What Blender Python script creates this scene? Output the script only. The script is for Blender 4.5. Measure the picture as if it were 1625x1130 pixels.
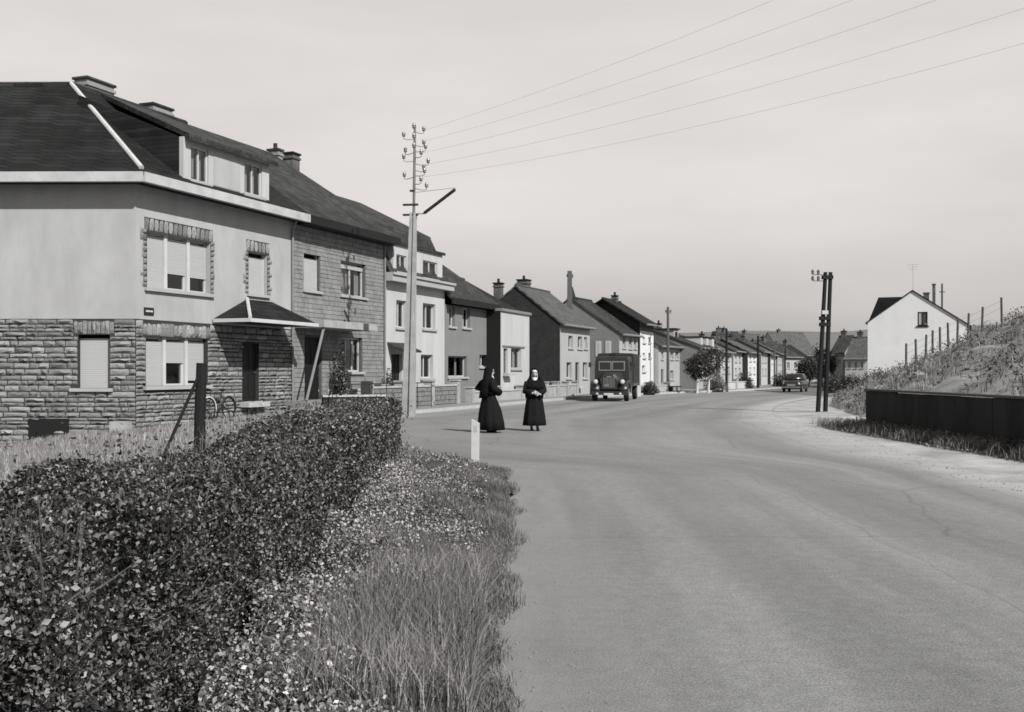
import bpy, math, random
import numpy as np
from mathutils import Vector, Matrix
R = math.radians
random.seed(7); RNG = np.random.default_rng(7)
scene = bpy.context.scene
for o in list(bpy.data.objects): bpy.data.objects.remove(o)
COL = scene.collection

# ------------------------------------------------------------------ camera, sky, sun
EYE, FP, CX, HY, W0 = 1.6, 1700.0, 812.5, 590.0, 1625.0
cam = bpy.data.cameras.new('camera'); cam.sensor_width = 36.0; cam.lens = 36.0*FP/W0
cam.shift_y = (HY-565.0)/W0; cam.clip_start = 0.1; cam.clip_end = 20000
camo = bpy.data.objects.new('camera', cam); COL.objects.link(camo)
camo.location = (0, 0, EYE); camo.rotation_euler = (R(90), 0, 0)
scene.camera = camo
SUN_TRAVEL = Vector((-0.60, 0.80)).normalized(); SUN_ELEV = R(39)
w = bpy.data.worlds.new('World'); scene.world = w; w.use_nodes = True
nt = w.node_tree; nt.nodes.clear()
out = nt.nodes.new('ShaderNodeOutputWorld'); bg = nt.nodes.new('ShaderNodeBackground')
sky = nt.nodes.new('ShaderNodeTexSky'); sky.sky_type = 'NISHITA'; sky.sun_disc = False
sky.sun_elevation = SUN_ELEV; sky.sun_rotation = math.atan2(-SUN_TRAVEL.x, -SUN_TRAVEL.y)
sky.air_density = 1.0; sky.dust_density = 2.0; sky.ozone_density = 1.0
# a monochrome photograph: the sky's luminance only, veiled by thin even cloud and duller towards the horizon
bw = nt.nodes.new('ShaderNodeRGBToBW'); nt.links.new(sky.outputs[0], bw.inputs[0])
tc = nt.nodes.new('ShaderNodeTexCoord'); sep = nt.nodes.new('ShaderNodeSeparateXYZ')
nt.links.new(tc.outputs['Generated'], sep.inputs[0])
mr = nt.nodes.new('ShaderNodeMapRange'); mr.interpolation_type = 'SMOOTHSTEP'
for i, v in enumerate((0.0, 0.16, 0.49, 0.75)): mr.inputs[1+i].default_value = v
nt.links.new(sep.outputs[2], mr.inputs[0])
mz = nt.nodes.new('ShaderNodeMapRange'); mz.interpolation_type = 'SMOOTHSTEP'          # unseen zenith darkened to weaken the ambient fill in shaded places
for i, v in enumerate((0.30, 0.95, 0.0, -0.50)): mz.inputs[1+i].default_value = v
nt.links.new(sep.outputs[2], mz.inputs[0])
az = nt.nodes.new('ShaderNodeMath'); az.operation = 'ADD'; nt.links.new(mr.outputs[0], az.inputs[0]); nt.links.new(mz.outputs[0], az.inputs[1])
nz = nt.nodes.new('ShaderNodeTexNoise'); nz.inputs['Scale'].default_value = 2.2; nz.inputs['Detail'].default_value = 4
mp = nt.nodes.new('ShaderNodeMapping'); mp.inputs['Scale'].default_value = (1, 1, 4.5)
nt.links.new(tc.outputs['Generated'], mp.inputs[0]); nt.links.new(mp.outputs[0], nz.inputs[0])
nm = nt.nodes.new('ShaderNodeMapRange')
for i, v in enumerate((0.3, 0.7, -0.08, 0.07)): nm.inputs[1+i].default_value = v
nt.links.new(nz.outputs[0], nm.inputs[0])
ad = nt.nodes.new('ShaderNodeMath'); ad.operation = 'ADD'
nt.links.new(az.outputs[0], ad.inputs[0]); nt.links.new(nm.outputs[0], ad.inputs[1])
m1 = nt.nodes.new('ShaderNodeMath'); m1.operation = 'MULTIPLY_ADD'; m1.inputs[1].default_value = 0.008; 
nt.links.new(bw.outputs[0], m1.inputs[0]); nt.links.new(ad.outputs[0], m1.inputs[2])
tint = nt.nodes.new('ShaderNodeMix'); tint.data_type = 'RGBA'; tint.blend_type = 'MULTIPLY'
tint.inputs[0].default_value = 1.0; tint.inputs[7].default_value = (1.0, 0.952, 0.926, 1)
nt.links.new(m1.outputs[0], tint.inputs[6]); nt.links.new(tint.outputs[2], bg.inputs[0])
bg.inputs[1].default_value = 0.72
nt.links.new(bg.outputs[0], out.inputs[0])
sl = bpy.data.lights.new('sun', 'SUN'); sl.energy = 5.0; sl.angle = R(0.6); sl.color = (1.0, 0.985, 0.97)
so = bpy.data.objects.new('sun', sl); COL.objects.link(so); so.location = (30, -30, 40)
d = Vector((SUN_TRAVEL.x*math.cos(SUN_ELEV), SUN_TRAVEL.y*math.cos(SUN_ELEV), -math.sin(SUN_ELEV)))
so.rotation_euler = d.to_track_quat('-Z', 'Y').to_euler()
vs = scene.view_settings; vs.view_transform = 'Standard'; vs.look = 'None'; vs.exposure = 0.40; vs.gamma = 1.0
vs.use_curve_mapping = False
scene.cycles.filter_width = 1.65

# ------------------------------------------------------------------ materials
def g(v, warm=0.0):
    v *= 0.80                                               # darker print of the film: all tones a little under
    return (v*(1+warm*0.5), v*(1-warm*0.15), v*(1-warm*0.35), 1)
def mat(name, v, var=0.18, scale=3.0, rough=0.85, bump=0.0, bscale=30.0, spec=0.25, rnd=0.0, kind=None, detail=5, warm=-0.02, stretch=None, metallic=0.0):
    m = bpy.data.materials.new(name); m.use_nodes = True; t = m.node_tree; N = t.nodes; Lk = t.links
    b = N['Principled BSDF']; b.inputs['Roughness'].default_value = rough; b.inputs['Metallic'].default_value = metallic
    b.inputs['Specular IOR Level'].default_value = spec
    co = N.new('ShaderNodeTexCoord'); src = co.outputs['Object']
    if stretch:
        mpn = N.new('ShaderNodeMapping'); mpn.inputs['Scale'].default_value = stretch; Lk.new(src, mpn.inputs[0]); src = mpn.outputs[0]
    n = N.new('ShaderNodeTexNoise'); n.inputs['Scale'].default_value = scale; n.inputs['Detail'].default_value = detail
    n.inputs['Roughness'].default_value = 0.62
    Lk.new(src, n.inputs[0])
    r = N.new('ShaderNodeMapRange')
    for i, x in enumerate((0.25, 0.75, 1-var, 1+var)): r.inputs[1+i].default_value = x
    Lk.new(n.outputs[0], r.inputs[0]); fac = r.outputs[0]
    def mul(a, c):
        q = N.new('ShaderNodeMath'); q.operation = 'MULTIPLY'; Lk.new(a, q.inputs[0]); Lk.new(c, q.inputs[1]); return q.outputs[0]
    if rnd:
        oi = N.new('ShaderNodeObjectInfo'); r2 = N.new('ShaderNodeMapRange')
        for i, x in enumerate((0, 1, 1-rnd, 1+rnd)): r2.inputs[1+i].default_value = x
        Lk.new(oi.outputs['Random'], r2.inputs[0]); fac = mul(fac, r2.outputs[0])
    hsrc = None
    if kind in ('slate', 'tile', 'brick'):
        sx = N.new('ShaderNodeSeparateXYZ'); Lk.new(co.outputs['Object'], sx.inputs[0])
        ax = N.new('ShaderNodeMath'); ax.operation = 'ADD'; Lk.new(sx.outputs[0], ax.inputs[0])
        if kind == 'brick': Lk.new(sx.outputs[1], ax.inputs[1])
        zz = N.new('ShaderNodeMath'); zz.operation = 'MULTIPLY'; zz.inputs[1].default_value = 1.0 if kind == 'brick' else 1.6
        Lk.new(sx.outputs[2], zz.inputs[0])
        cb = N.new('ShaderNodeCombineXYZ'); Lk.new(ax.outputs[0], cb.inputs[0]); Lk.new(zz.outputs[0], cb.inputs[1])
        bt = N.new('ShaderNodeTexBrick'); Lk.new(cb.outputs[0], bt.inputs[0])
        bt.inputs['Scale'].default_value = 1.0; bt.inputs['Mortar Smooth'].default_value = 0.3
        wd, ht, mo = {'slate': (0.30, 0.22, 0.018), 'tile': (0.24, 0.32, 0.03), 'brick': (0.22, 0.075, 0.011)}[kind]
        bt.inputs['Brick Width'].default_value = wd; bt.inputs['Row Height'].default_value = ht; bt.inputs['Mortar Size'].default_value = mo
        lo = {'slate': .62, 'tile': .75, 'brick': .75}[kind]
        bt.inputs['Color1'].default_value = (lo, lo, lo, 1); bt.inputs['Color2'].default_value = (1.2, 1.2, 1.2, 1)
        mv = 0.45 if kind != 'brick' else 1.3
        bt.inputs['Mortar'].default_value = (mv, mv, mv, 1)
        fac = mul(fac, bt.outputs['Color']); hsrc = bt.outputs['Fac']
    if kind == 'planks':
        wv = N.new('ShaderNodeTexWave'); wv.inputs['Scale'].default_value = 1.2; wv.inputs['Distortion'].default_value = 1.5
        Lk.new(co.outputs['Object'], wv.inputs[0])
    mx = N.new('ShaderNodeVectorMath'); mx.operation = 'SCALE'; c = g(v, warm); mx.inputs[0].default_value = c[:3]
    Lk.new(fac, mx.inputs['Scale']); Lk.new(mx.outputs[0], b.inputs['Base Color'])
    if bump or hsrc is not None:
        bp = N.new('ShaderNodeBump'); bp.inputs['Strength'].default_value = bump or 0.5; bp.inputs['Distance'].default_value = 0.02
        if hsrc is not None:
            iv = N.new('ShaderNodeMath'); iv.operation = 'SUBTRACT'; iv.inputs[0].default_value = 1.0; Lk.new(hsrc, iv.inputs[1]); Lk.new(iv.outputs[0], bp.inputs['Height'])
        else:
            n2 = N.new('ShaderNodeTexNoise'); n2.inputs['Scale'].default_value = bscale; n2.inputs['Detail'].default_value = 6
            Lk.new(src, n2.inputs[0]); Lk.new(n2.outputs[0], bp.inputs['Height'])
        Lk.new(bp.outputs[0], b.inputs['Normal'])
    return m
def glassmat():
    m = bpy.data.materials.new('window_glass'); m.use_nodes = True; t = m.node_tree; t.nodes.clear()
    o = t.nodes.new('ShaderNodeOutputMaterial'); mi = t.nodes.new('ShaderNodeMixShader')
    a = t.nodes.new('ShaderNodeBsdfTransparent'); a.inputs[0].default_value = (0.8, 0.8, 0.8, 1)
    b = t.nodes.new('ShaderNodeBsdfGlossy'); b.inputs['Roughness'].default_value = 0.03; b.inputs[0].default_value = (.9, .9, .9, 1)
    mi.inputs[0].default_value = 0.06
    t.links.new(a.outputs[0], mi.inputs[1]); t.links.new(b.outputs[0], mi.inputs[2]); t.links.new(mi.outputs[0], o.inputs[0]); return m
def leafmat(name, v, var=0.5, rough=0.45, spec=0.5, scale=9.0, trans=0.2, skew=1.0):
    m = bpy.data.materials.new(name); m.use_nodes = True; t = m.node_tree; N = t.nodes; Lk = t.links
    b = N['Principled BSDF']; b.inputs['Roughness'].default_value = rough; b.inputs['Specular IOR Level'].default_value = spec
    geo = N.new('ShaderNodeNewGeometry')
    r = N.new('ShaderNodeMapRange')
    for i, x in enumerate((0, 1, 1-var, 1+var*skew)): r.inputs[1+i].default_value = x
    pw_ = N.new('ShaderNodeMath'); pw_.operation = 'POWER'; pw_.inputs[1].default_value = skew; Lk.new(geo.outputs['Random Per Island'], pw_.inputs[0])
    Lk.new(pw_.outputs[0], r.inputs[0])
    n = N.new('ShaderNodeTexNoise'); n.inputs['Scale'].default_value = 1.4; co = N.new('ShaderNodeTexCoord'); Lk.new(co.outputs['Object'], n.inputs[0])
    r3 = N.new('ShaderNodeMapRange')
    for i, x in enumerate((0.3, 0.7, 0.75, 1.3)): r3.inputs[1+i].default_value = x
    Lk.new(n.outputs[0], r3.inputs[0])
    q = N.new('ShaderNodeMath'); q.operation = 'MULTIPLY'; Lk.new(r.outputs[0], q.inputs[0]); Lk.new(r3.outputs[0], q.inputs[1])
    mx = N.new('ShaderNodeVectorMath'); mx.operation = 'SCALE'; mx.inputs[0].default_value = g(v, 0.05)[:3]
    Lk.new(q.outputs[0], mx.inputs['Scale']); Lk.new(mx.outputs[0], b.inputs['Base Color'])
    if trans:
        o = N['Material Output']; tr = N.new('ShaderNodeBsdfTranslucent'); Lk.new(mx.outputs[0], tr.inputs[0])
        mi = N.new('ShaderNodeMixShader'); mi.inputs[0].default_value = trans
        Lk.new(b.outputs[0], mi.inputs[1]); Lk.new(tr.outputs[0], mi.inputs[2]); Lk.new(mi.outputs[0], o.inputs[0])
    return m
M = {}
M['plaster'] = mat('grey_plaster', 0.37, 0.17, 0.8, 0.95, 0.3, 60, stretch=(1.3, 1.3, .55), detail=9)
M['white'] = mat('white_paint', 0.49, 0.14, 2.0, 0.8, 0.1, 50)
M['whitewall'] = mat('white_render', 0.45, 0.13, 0.8, 0.92, 0.2, 60, stretch=(2, 2, .4), detail=8)
M['brightwall'] = mat('bright_white_render', 0.66, 0.07, 0.7, 0.92, 0.15, 60)
M['cream'] = mat('pale_render', 0.36, 0.10, 0.9, 0.92, 0.15, 60)
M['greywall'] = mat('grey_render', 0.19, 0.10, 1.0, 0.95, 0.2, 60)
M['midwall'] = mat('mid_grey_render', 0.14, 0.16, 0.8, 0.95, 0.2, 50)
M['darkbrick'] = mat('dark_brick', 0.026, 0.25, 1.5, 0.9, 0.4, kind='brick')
M['stone'] = mat('rough_stone', 0.25, 0.5, 5, 0.92, 0.9, 16, rnd=0.38, detail=9)
M['stone2'] = mat('dressed_stone', 0.22, 0.35, 2.2, 0.92, 0.5, 25)
M['mortar'] = mat('shade_dark_mortar', 0.04, 0.3, 8, 0.95, 0.4, 40)  # mortar kept dark so its colour carries the shade in the joints
M['mortar2'] = mat('grey_mortar', 0.11, 0.3, 8, 0.95, 0.4, 40)
M['slate'] = mat('slate', 0.020, 0.5, 0.7, 0.75, 0.5, kind='slate', spec=0.12)
M['slate2'] = mat('worn_slate', 0.052, 0.4, 0.6, 0.75, 0.5, kind='slate', spec=0.12)
M['tile'] = mat('pale_clay_tile', 0.10, 0.25, 1.2, 0.8, 0.5, kind='tile')
M['zinc'] = mat('zinc', 0.20, 0.15, 3, 0.5, spec=0.4)
M['fascia'] = mat('pale_fascia', 0.43, 0.20, 2, 0.8)
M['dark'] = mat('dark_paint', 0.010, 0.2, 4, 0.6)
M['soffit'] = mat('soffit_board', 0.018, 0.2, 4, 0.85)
M['glass'] = glassmat()
M['room'] = mat('room_dark', 0.012, 0.2, 2, 0.95)
M['curtain'] = mat('curtain', 0.42, 0.25, 9, 0.95, stretch=(1, 1, 0.05))
M['blind'] = mat('roller_blind', 0.40, 0.06, 3, 0.85, 0.3, 4, stretch=(0.2, 0.2, 12))
M['chim'] = mat('chimney_brick', 0.10, 0.35, 5, 0.9, 0.5, kind='brick')
M['chimp'] = mat('chimney_render', 0.26, 0.2, 5, 0.9, 0.2)
M['asphalt'] = mat('worn_asphalt', 0.225, 0.10, 0.35, 0.9, 0.45, 90, spec=0.15, detail=8)
def road_streaks():
    t = M['asphalt'].node_tree; N = t.nodes; Lk = t.links; b = N['Principled BSDF']; old = b.inputs['Base Color'].links[0].from_socket
    uv = N.new('ShaderNodeUVMap'); uv.uv_map = 'lane'; prev = old
    for (sx, sy, sc, lo, hi, dt) in ((7.0, .03, 1.0, .74, 1.20, 4), (26.0, .12, 1.0, .94, 1.06, 4), (2.5, .07, 1.0, .92, 1.08, 4)):
        mp = N.new('ShaderNodeMapping'); mp.inputs['Scale'].default_value = (sx, sy, 1); Lk.new(uv.outputs[0], mp.inputs[0])
        n = N.new('ShaderNodeTexNoise'); n.inputs['Scale'].default_value = sc; n.inputs['Detail'].default_value = dt; Lk.new(mp.outputs[0], n.inputs[0])
        r = N.new('ShaderNodeMapRange'); Lk.new(n.outputs[0], r.inputs[0])
        for k, x in enumerate((.3, .7, lo, hi)): r.inputs[1+k].default_value = x
        m = N.new('ShaderNodeVectorMath'); m.operation = 'SCALE'; Lk.new(prev, m.inputs[0]); Lk.new(r.outputs[0], m.inputs['Scale']); prev = m.outputs[0]
    for (sc_, lo, hi) in ((55.0, .72, 1.28), (9.0, .90, 1.10)):
        co_ = N.new('ShaderNodeTexCoord'); n = N.new('ShaderNodeTexNoise'); n.inputs['Scale'].default_value = sc_; n.inputs['Detail'].default_value = 3; Lk.new(co_.outputs['Object'], n.inputs[0])
        r = N.new('ShaderNodeMapRange'); Lk.new(n.outputs[0], r.inputs[0])
        for k, x in enumerate((.3, .7, lo, hi)): r.inputs[1+k].default_value = x
        m = N.new('ShaderNodeVectorMath'); m.operation = 'SCALE'; Lk.new(prev, m.inputs[0]); Lk.new(r.outputs[0], m.inputs['Scale']); prev = m.outputs[0]
    # fine cracks and patched seams
    tc_ = N.new('ShaderNodeTexCoord'); vo = N.new('ShaderNodeTexVoronoi'); vo.feature = 'DISTANCE_TO_EDGE'; vo.inputs['Scale'].default_value = .22
    nz_ = N.new('ShaderNodeTexNoise'); nz_.inputs['Scale'].default_value = 1.2; nz_.inputs['Detail'].default_value = 5; Lk.new(tc_.outputs['Object'], nz_.inputs[0])
    mx_ = N.new('ShaderNodeMix'); mx_.data_type = 'VECTOR'; mx_.inputs[0].default_value = .25; Lk.new(tc_.outputs['Object'], mx_.inputs[4]); Lk.new(nz_.outputs[1], mx_.inputs[5]); Lk.new(mx_.outputs[1], vo.inputs[0])
    r = N.new('ShaderNodeMapRange'); Lk.new(vo.outputs[0], r.inputs[0])
    for k, x in enumerate((.0, .006, .80, 1.0)): r.inputs[1+k].default_value = x
    m = N.new('ShaderNodeVectorMath'); m.operation = 'SCALE'; Lk.new(prev, m.inputs[0]); Lk.new(r.outputs[0], m.inputs['Scale'])
    prev = m.outputs[0]; su = N.new('ShaderNodeSeparateXYZ'); Lk.new(uv.outputs[0], su.inputs[0])
    nw = N.new('ShaderNodeTexNoise'); nw.inputs['Scale'].default_value = .45; nw.inputs['Detail'].default_value = 5; Lk.new(tc_.outputs['Object'], nw.inputs[0])
    for (u_c, wd_, dk) in ((.90, .003, .68), (.50, .0022, .80)):
        a_ = N.new('ShaderNodeMath'); a_.operation = 'MULTIPLY_ADD'; a_.inputs[1].default_value = .05; Lk.new(nw.outputs[0], a_.inputs[0]); Lk.new(su.outputs[0], a_.inputs[2])
        b_ = N.new('ShaderNodeMath'); b_.operation = 'SUBTRACT'; b_.inputs[1].default_value = u_c+.025; Lk.new(a_.outputs[0], b_.inputs[0])
        c_ = N.new('ShaderNodeMath'); c_.operation = 'ABSOLUTE'; Lk.new(b_.outputs[0], c_.inputs[0])
        r = N.new('ShaderNodeMapRange'); Lk.new(c_.outputs[0], r.inputs[0])
        for k, x in enumerate((wd_*.3, wd_, dk, 1.0)): r.inputs[1+k].default_value = x
        m = N.new('ShaderNodeVectorMath'); m.operation = 'SCALE'; Lk.new(prev, m.inputs[0]); Lk.new(r.outputs[0], m.inputs['Scale']); prev = m.outputs[0]
    ns = N.new('ShaderNodeTexNoise'); ns.inputs['Scale'].default_value = .55; ns.inputs['Detail'].default_value = 7; ns.inputs['Roughness'].default_value = .7; Lk.new(tc_.outputs['Object'], ns.inputs[0])
    r = N.new('ShaderNodeMapRange'); Lk.new(ns.outputs[0], r.inputs[0])
    for k, x in enumerate((.58, .72, 1.0, .82)): r.inputs[1+k].default_value = x
    m = N.new('ShaderNodeVectorMath'); m.operation = 'SCALE'; Lk.new(prev, m.inputs[0]); Lk.new(r.outputs[0], m.inputs['Scale'])
    # loose pale dust along the left edge
    sp = N.new('ShaderNodeSeparateXYZ'); Lk.new(uv.outputs[0], sp.inputs[0]); nd = N.new('ShaderNodeTexNoise'); nd.inputs['Scale'].default_value = .9; nd.inputs['Detail'].default_value = 7; Lk.new(tc_.outputs['Object'], nd.inputs[0])
    ed = N.new('ShaderNodeMapRange'); ed.interpolation_type = 'SMOOTHSTEP'; Lk.new(sp.outputs[0], ed.inputs[0])
    for k, x in enumerate((.0, .20, 1.0, 0.0)): ed.inputs[1+k].default_value = x
    pr = N.new('ShaderNodeMath'); pr.operation = 'MULTIPLY'; Lk.new(ed.outputs[0], pr.inputs[0]); Lk.new(nd.outputs[0], pr.inputs[1])
    mc = N.new('ShaderNodeMix'); mc.data_type = 'RGBA'; Lk.new(pr.outputs[0], mc.inputs[0]); Lk.new(m.outputs[0], mc.inputs[6]); mc.inputs[7].default_value = (.22, .22, .22, 1)
    er = N.new('ShaderNodeMapRange'); er.interpolation_type = 'SMOOTHSTEP'; Lk.new(sp.outputs[0], er.inputs[0])
    for k, x in enumerate((.84, .99, 0.0, 2.0)): er.inputs[1+k].default_value = x
    p2_ = N.new('ShaderNodeMath'); p2_.operation = 'MULTIPLY'; p2_.use_clamp = True; Lk.new(er.outputs[0], p2_.inputs[0]); Lk.new(nd.outputs[0], p2_.inputs[1])
    m2_ = N.new('ShaderNodeMix'); m2_.data_type = 'RGBA'; Lk.new(p2_.outputs[0], m2_.inputs[0]); Lk.new(mc.outputs[2], m2_.inputs[6]); m2_.inputs[7].default_value = (.31, .31, .31, 1)
    Lk.new(m2_.outputs[2], b.inputs['Base Color'])
road_streaks()
M['kerb'] = mat('kerb_concrete', 0.40, 0.2, 3, 0.9, 0.3)
M['pave'] = mat('pavement', 0.22, 0.2, 1.5, 0.92, 0.3)
M['gravel'] = mat('pale_gravel', 0.37, 0.55, 0.9, 0.95, 1.0, 30, detail=13)
M['soil'] = mat('dry_soil_grass', 0.22, 0.4, 1.2, 0.95, 0.8, 30, detail=8)
M['darksoil'] = mat('verge_soil', 0.11, 0.4, 2.5, 0.95, 0.8, 30)
M['field'] = mat('field_ground', 0.13, 0.3, 0.05, 0.95)
M['hill'] = mat('far_hill', 0.15, 0.22, 0.012, 0.95, detail=8)
M['bank'] = mat('bank_earth', 0.25, 0.6, 1.0, 0.95, 1.0, 9, detail=12)
M['concrete'] = mat('concrete', 0.33, 0.25, 2.5, 0.9, 0.3, 40)
M['wood'] = mat('tarred_wood', 0.011, 0.35, 6, 0.8, 0.4, 20, stretch=(4, 4, 0.4))
M['greywood'] = mat('weathered_wood', 0.09, 0.35, 6, 0.9, 0.4, 20, stretch=(4, 4, 0.4))
M['steel'] = mat('galvanised_steel', 0.16, 0.15, 6, 0.5, metallic=0.3)
M['iron'] = mat('dark_iron', 0.03, 0.3, 6, 0.6)
M['porcelain'] = mat('porcelain', 0.12, 0.2, 8, 0.3, spec=0.5)
M['tarwall'] = mat('tarred_wall', 0.016, 0.9, 1.6, 0.85, 0.4, 12, stretch=(1, 1, 0.35))
M['leaf'] = leafmat('hedge_leaf', 0.072, 0.85, rough=0.5, spec=0.35, trans=0.08, skew=3.6)
M['leafdark'] = leafmat('tree_leaf', 0.045, 0.6, trans=0.15)
M['weed'] = leafmat('weed_leaf', 0.21, 0.75, 0.6, 0.3, trans=0.2, skew=2.5)
M['grass'] = leafmat('grass_blade', 0.17, 0.6, 0.6, 0.3, trans=0.25)
M['drygrass'] = leafmat('dry_grass_blade', 0.20, 0.75, 0.7, 0.2, trans=0.2)
M['yardgrass'] = leafmat('yard_grass_blade', 0.27, 0.55, 0.7, 0.2, trans=0.2)
M['bankweed'] = leafmat('bank_weed', 0.13, 0.8, 0.7, 0.2, trans=0.2)
M['petal'] = leafmat('petal', 0.36, 0.5, 0.7, 0.2, trans=0.2)
M['core'] = mat('hedge_shade_core', 0.012, 0.4, 8, 0.95)  # near-black colour stands in for the shade between leaves
M['bark'] = mat('bark', 0.10, 0.4, 8, 0.9, 0.5)
M['black'] = mat('black_cloth', 0.010, 0.3, 12, 0.9, spec=0.1)
M['cloth2'] = mat('black_veil', 0.007, 0.3, 12, 0.9, spec=0.1)
M['linen'] = mat('white_linen', 0.55, 0.08, 12, 0.9)
M['skin'] = mat('skin', 0.36, 0.06, 12, 0.6)
M['stocking'] = mat('stocking', 0.22, 0.05, 12, 0.8)
M['shoe'] = mat('shoe_leather', 0.01, 0.2, 12, 0.4)
M['eye'] = mat('eye', 0.02, 0.1, 12, 0.3)
M['lorry'] = mat('dark_lorry_paint', 0.022, 0.3, 3, 0.35, spec=0.5)
M['canvas'] = mat('dark_canvas', 0.030, 0.3, 2, 0.95, 0.4, 8)
M['chrome'] = mat('chrome', 0.55, 0.05, 5, 0.18, metallic=0.9)
M['rubber'] = mat('rubber', 0.012, 0.2, 8, 0.9)
M['lampglass'] = mat('headlamp_glass', 0.5, 0.05, 5, 0.1, spec=0.6)
M['carpaint'] = mat('dark_car_paint', 0.015, 0.1, 3, 0.25, spec=0.6)
M['autoglass'] = mat('vehicle_glass', 0.02, 0.1, 3, 0.08, spec=0.7)
M['rubble'] = mat('pale_rubble', 0.46, 0.2, 5, 0.95, 0.6, 12)
M['plate'] = mat('enamel_plate_dark', 0.02, 0.1, 5, 0.4)

# ------------------------------------------------------------------ mesh helpers
class MB:
    def __init__(s): s.v = []; s.f = []
    def quad(s, *p): return s.poly(p)
    def poly(s, p):
        i = len(s.v); s.v += [tuple(q) for q in p]; s.f.append(tuple(range(i, i+len(p)))); return s
    def box(s, x0, x1, y0, y1, z0, z1):
        i = len(s.v)
        s.v += [(x0,y0,z0),(x1,y0,z0),(x1,y1,z0),(x0,y1,z0),(x0,y0,z1),(x1,y0,z1),(x1,y1,z1),(x0,y1,z1)]
        s.f += [tuple(i+k for k in q) for q in ((0,3,2,1),(4,5,6,7),(0,1,5,4),(1,2,6,5),(2,3,7,6),(3,0,4,7))]; return s
    def slab(s, pts, dz):
        """closed plate: polygon pts, thickened by dz straight down"""
        n = len(pts); i = len(s.v); s.v += [tuple(p) for p in pts]+[(p[0], p[1], p[2]-dz) for p in pts]
        s.f.append(tuple(range(i, i+n))); s.f.append(tuple(range(i+2*n-1, i+n-1, -1)))
        for k in range(n): s.f.append((i+k, i+n+k, i+n+(k+1) % n, i+(k+1) % n))
        return s
    def prism(s, pts, dv):
        n = len(pts); i = len(s.v); s.v += [tuple(p) for p in pts]+[(p[0]+dv[0], p[1]+dv[1], p[2]+dv[2]) for p in pts]
        s.f.append(tuple(range(i, i+n))); s.f.append(tuple(range(i+2*n-1, i+n-1, -1)))
        for k in range(n): s.f.append((i+k, i+n+k, i+n+(k+1) % n, i+(k+1) % n))
        return s
    def tube(s, pts, r, n=8, cap=True):
        pts = [Vector(p) for p in pts]; rr = r if isinstance(r, (list, tuple)) else [r]*len(pts)
        i = len(s.v); up = None
        for k, p in enumerate(pts):
            dd = (pts[min(k+1, len(pts)-1)]-pts[max(k-1, 0)]).normalized()
            if up is None: up = dd.orthogonal().normalized()
            a = (up-dd*up.dot(dd)).normalized(); b = dd.cross(a); up = a
            for j in range(n):
                t = 2*math.pi*j/n; s.v.append(tuple(p+(a*math.cos(t)+b*math.sin(t))*rr[k]))
        for k in range(len(pts)-1):
            for j in range(n): s.f.append((i+k*n+j, i+k*n+(j+1) % n, i+(k+1)*n+(j+1) % n, i+(k+1)*n+j))
        if cap:
            s.f.append(tuple(i+j for j in reversed(range(n)))); e = i+(len(pts)-1)*n; s.f.append(tuple(e+j for j in range(n)))
        return s
    def rings(s, rings, cap=True):
        i = len(s.v); n = len(rings[0])
        for rg in rings: s.v += [tuple(p) for p in rg]
        for k in range(len(rings)-1):
            for j in range(n): s.f.append((i+k*n+j, i+k*n+(j+1) % n, i+(k+1)*n+(j+1) % n, i+(k+1)*n+j))
        if cap:
            s.f.append(tuple(i+j for j in reversed(range(n)))); e = i+(len(rings)-1)*n; s.f.append(tuple(e+j for j in range(n)))
        return s
    def lathe(s, c, prof, n=12, axis='z'):
        rg = []
        for (r, h) in prof:
            rg.append([(c[0]+r*math.cos(2*math.pi*j/n), c[1]+r*math.sin(2*math.pi*j/n), c[2]+h) if axis == 'z' else
                       (c[0]+h, c[1]+r*math.cos(2*math.pi*j/n), c[2]+r*math.sin(2*math.pi*j/n)) for j in range(n)])
        return s.rings(rg)
    def sphere(s, c, r, n=10, m=7):
        r = r if isinstance(r, (tuple, list)) else (r, r, r); rg = []
        for k in range(m+1):
            a = -math.pi/2+math.pi*k/m; cr = max(math.cos(a), 0.02)
            rg.append([(c[0]+r[0]*cr*math.cos(2*math.pi*j/n), c[1]+r[1]*cr*math.sin(2*math.pi*j/n), c[2]+r[2]*math.sin(a)) for j in range(n)])
        return s.rings(rg)
    def mesh(s, name, smooth=False):
        me = bpy.data.meshes.new(name); me.from_pydata(s.v, [], s.f)
        if smooth:
            me.polygons.foreach_set('use_smooth', [True]*len(me.polygons))
        me.update(); return me
    def build(s, name, m, parent=None, smooth=False):
        return link(name, s.mesh(name, smooth), m, parent)
def link(name, me, m, parent=None):
    if m is not None and not me.materials: me.materials.append(M[m] if isinstance(m, str) else m)
    o = bpy.data.objects.new(name, me); COL.objects.link(o)
    if parent: o.parent = parent
    return o
def tag(o, label=None, cat=None, group=None, kind=None):
    if label: o['label'] = label
    if cat: o['category'] = cat
    if group: o['group'] = group
    if kind: o['kind'] = kind
    return o
def empty(name, loc=(0, 0, 0), rz=0.0):
    o = bpy.data.objects.new(name, None); COL.objects.link(o); o.location = loc; o.rotation_euler = (0, 0, rz); o.empty_display_size = 0.2; return o
def thing(name, label, cat, loc=(0, 0, 0), rz=0.0, group=None): return tag(empty(name, loc, rz), label, cat, group)
def struct(name, mb, m, smooth=False): return tag(mb.build(name, m, None, smooth), kind='structure')
def pt(px, D): return Vector(((px-CX)/FP*D, D))              # plan point seen at photo column px at depth D
def gd(py, z=0.0): return (EYE-z)*FP/(py-HY)                 # depth of a ground point seen at photo row py
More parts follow.
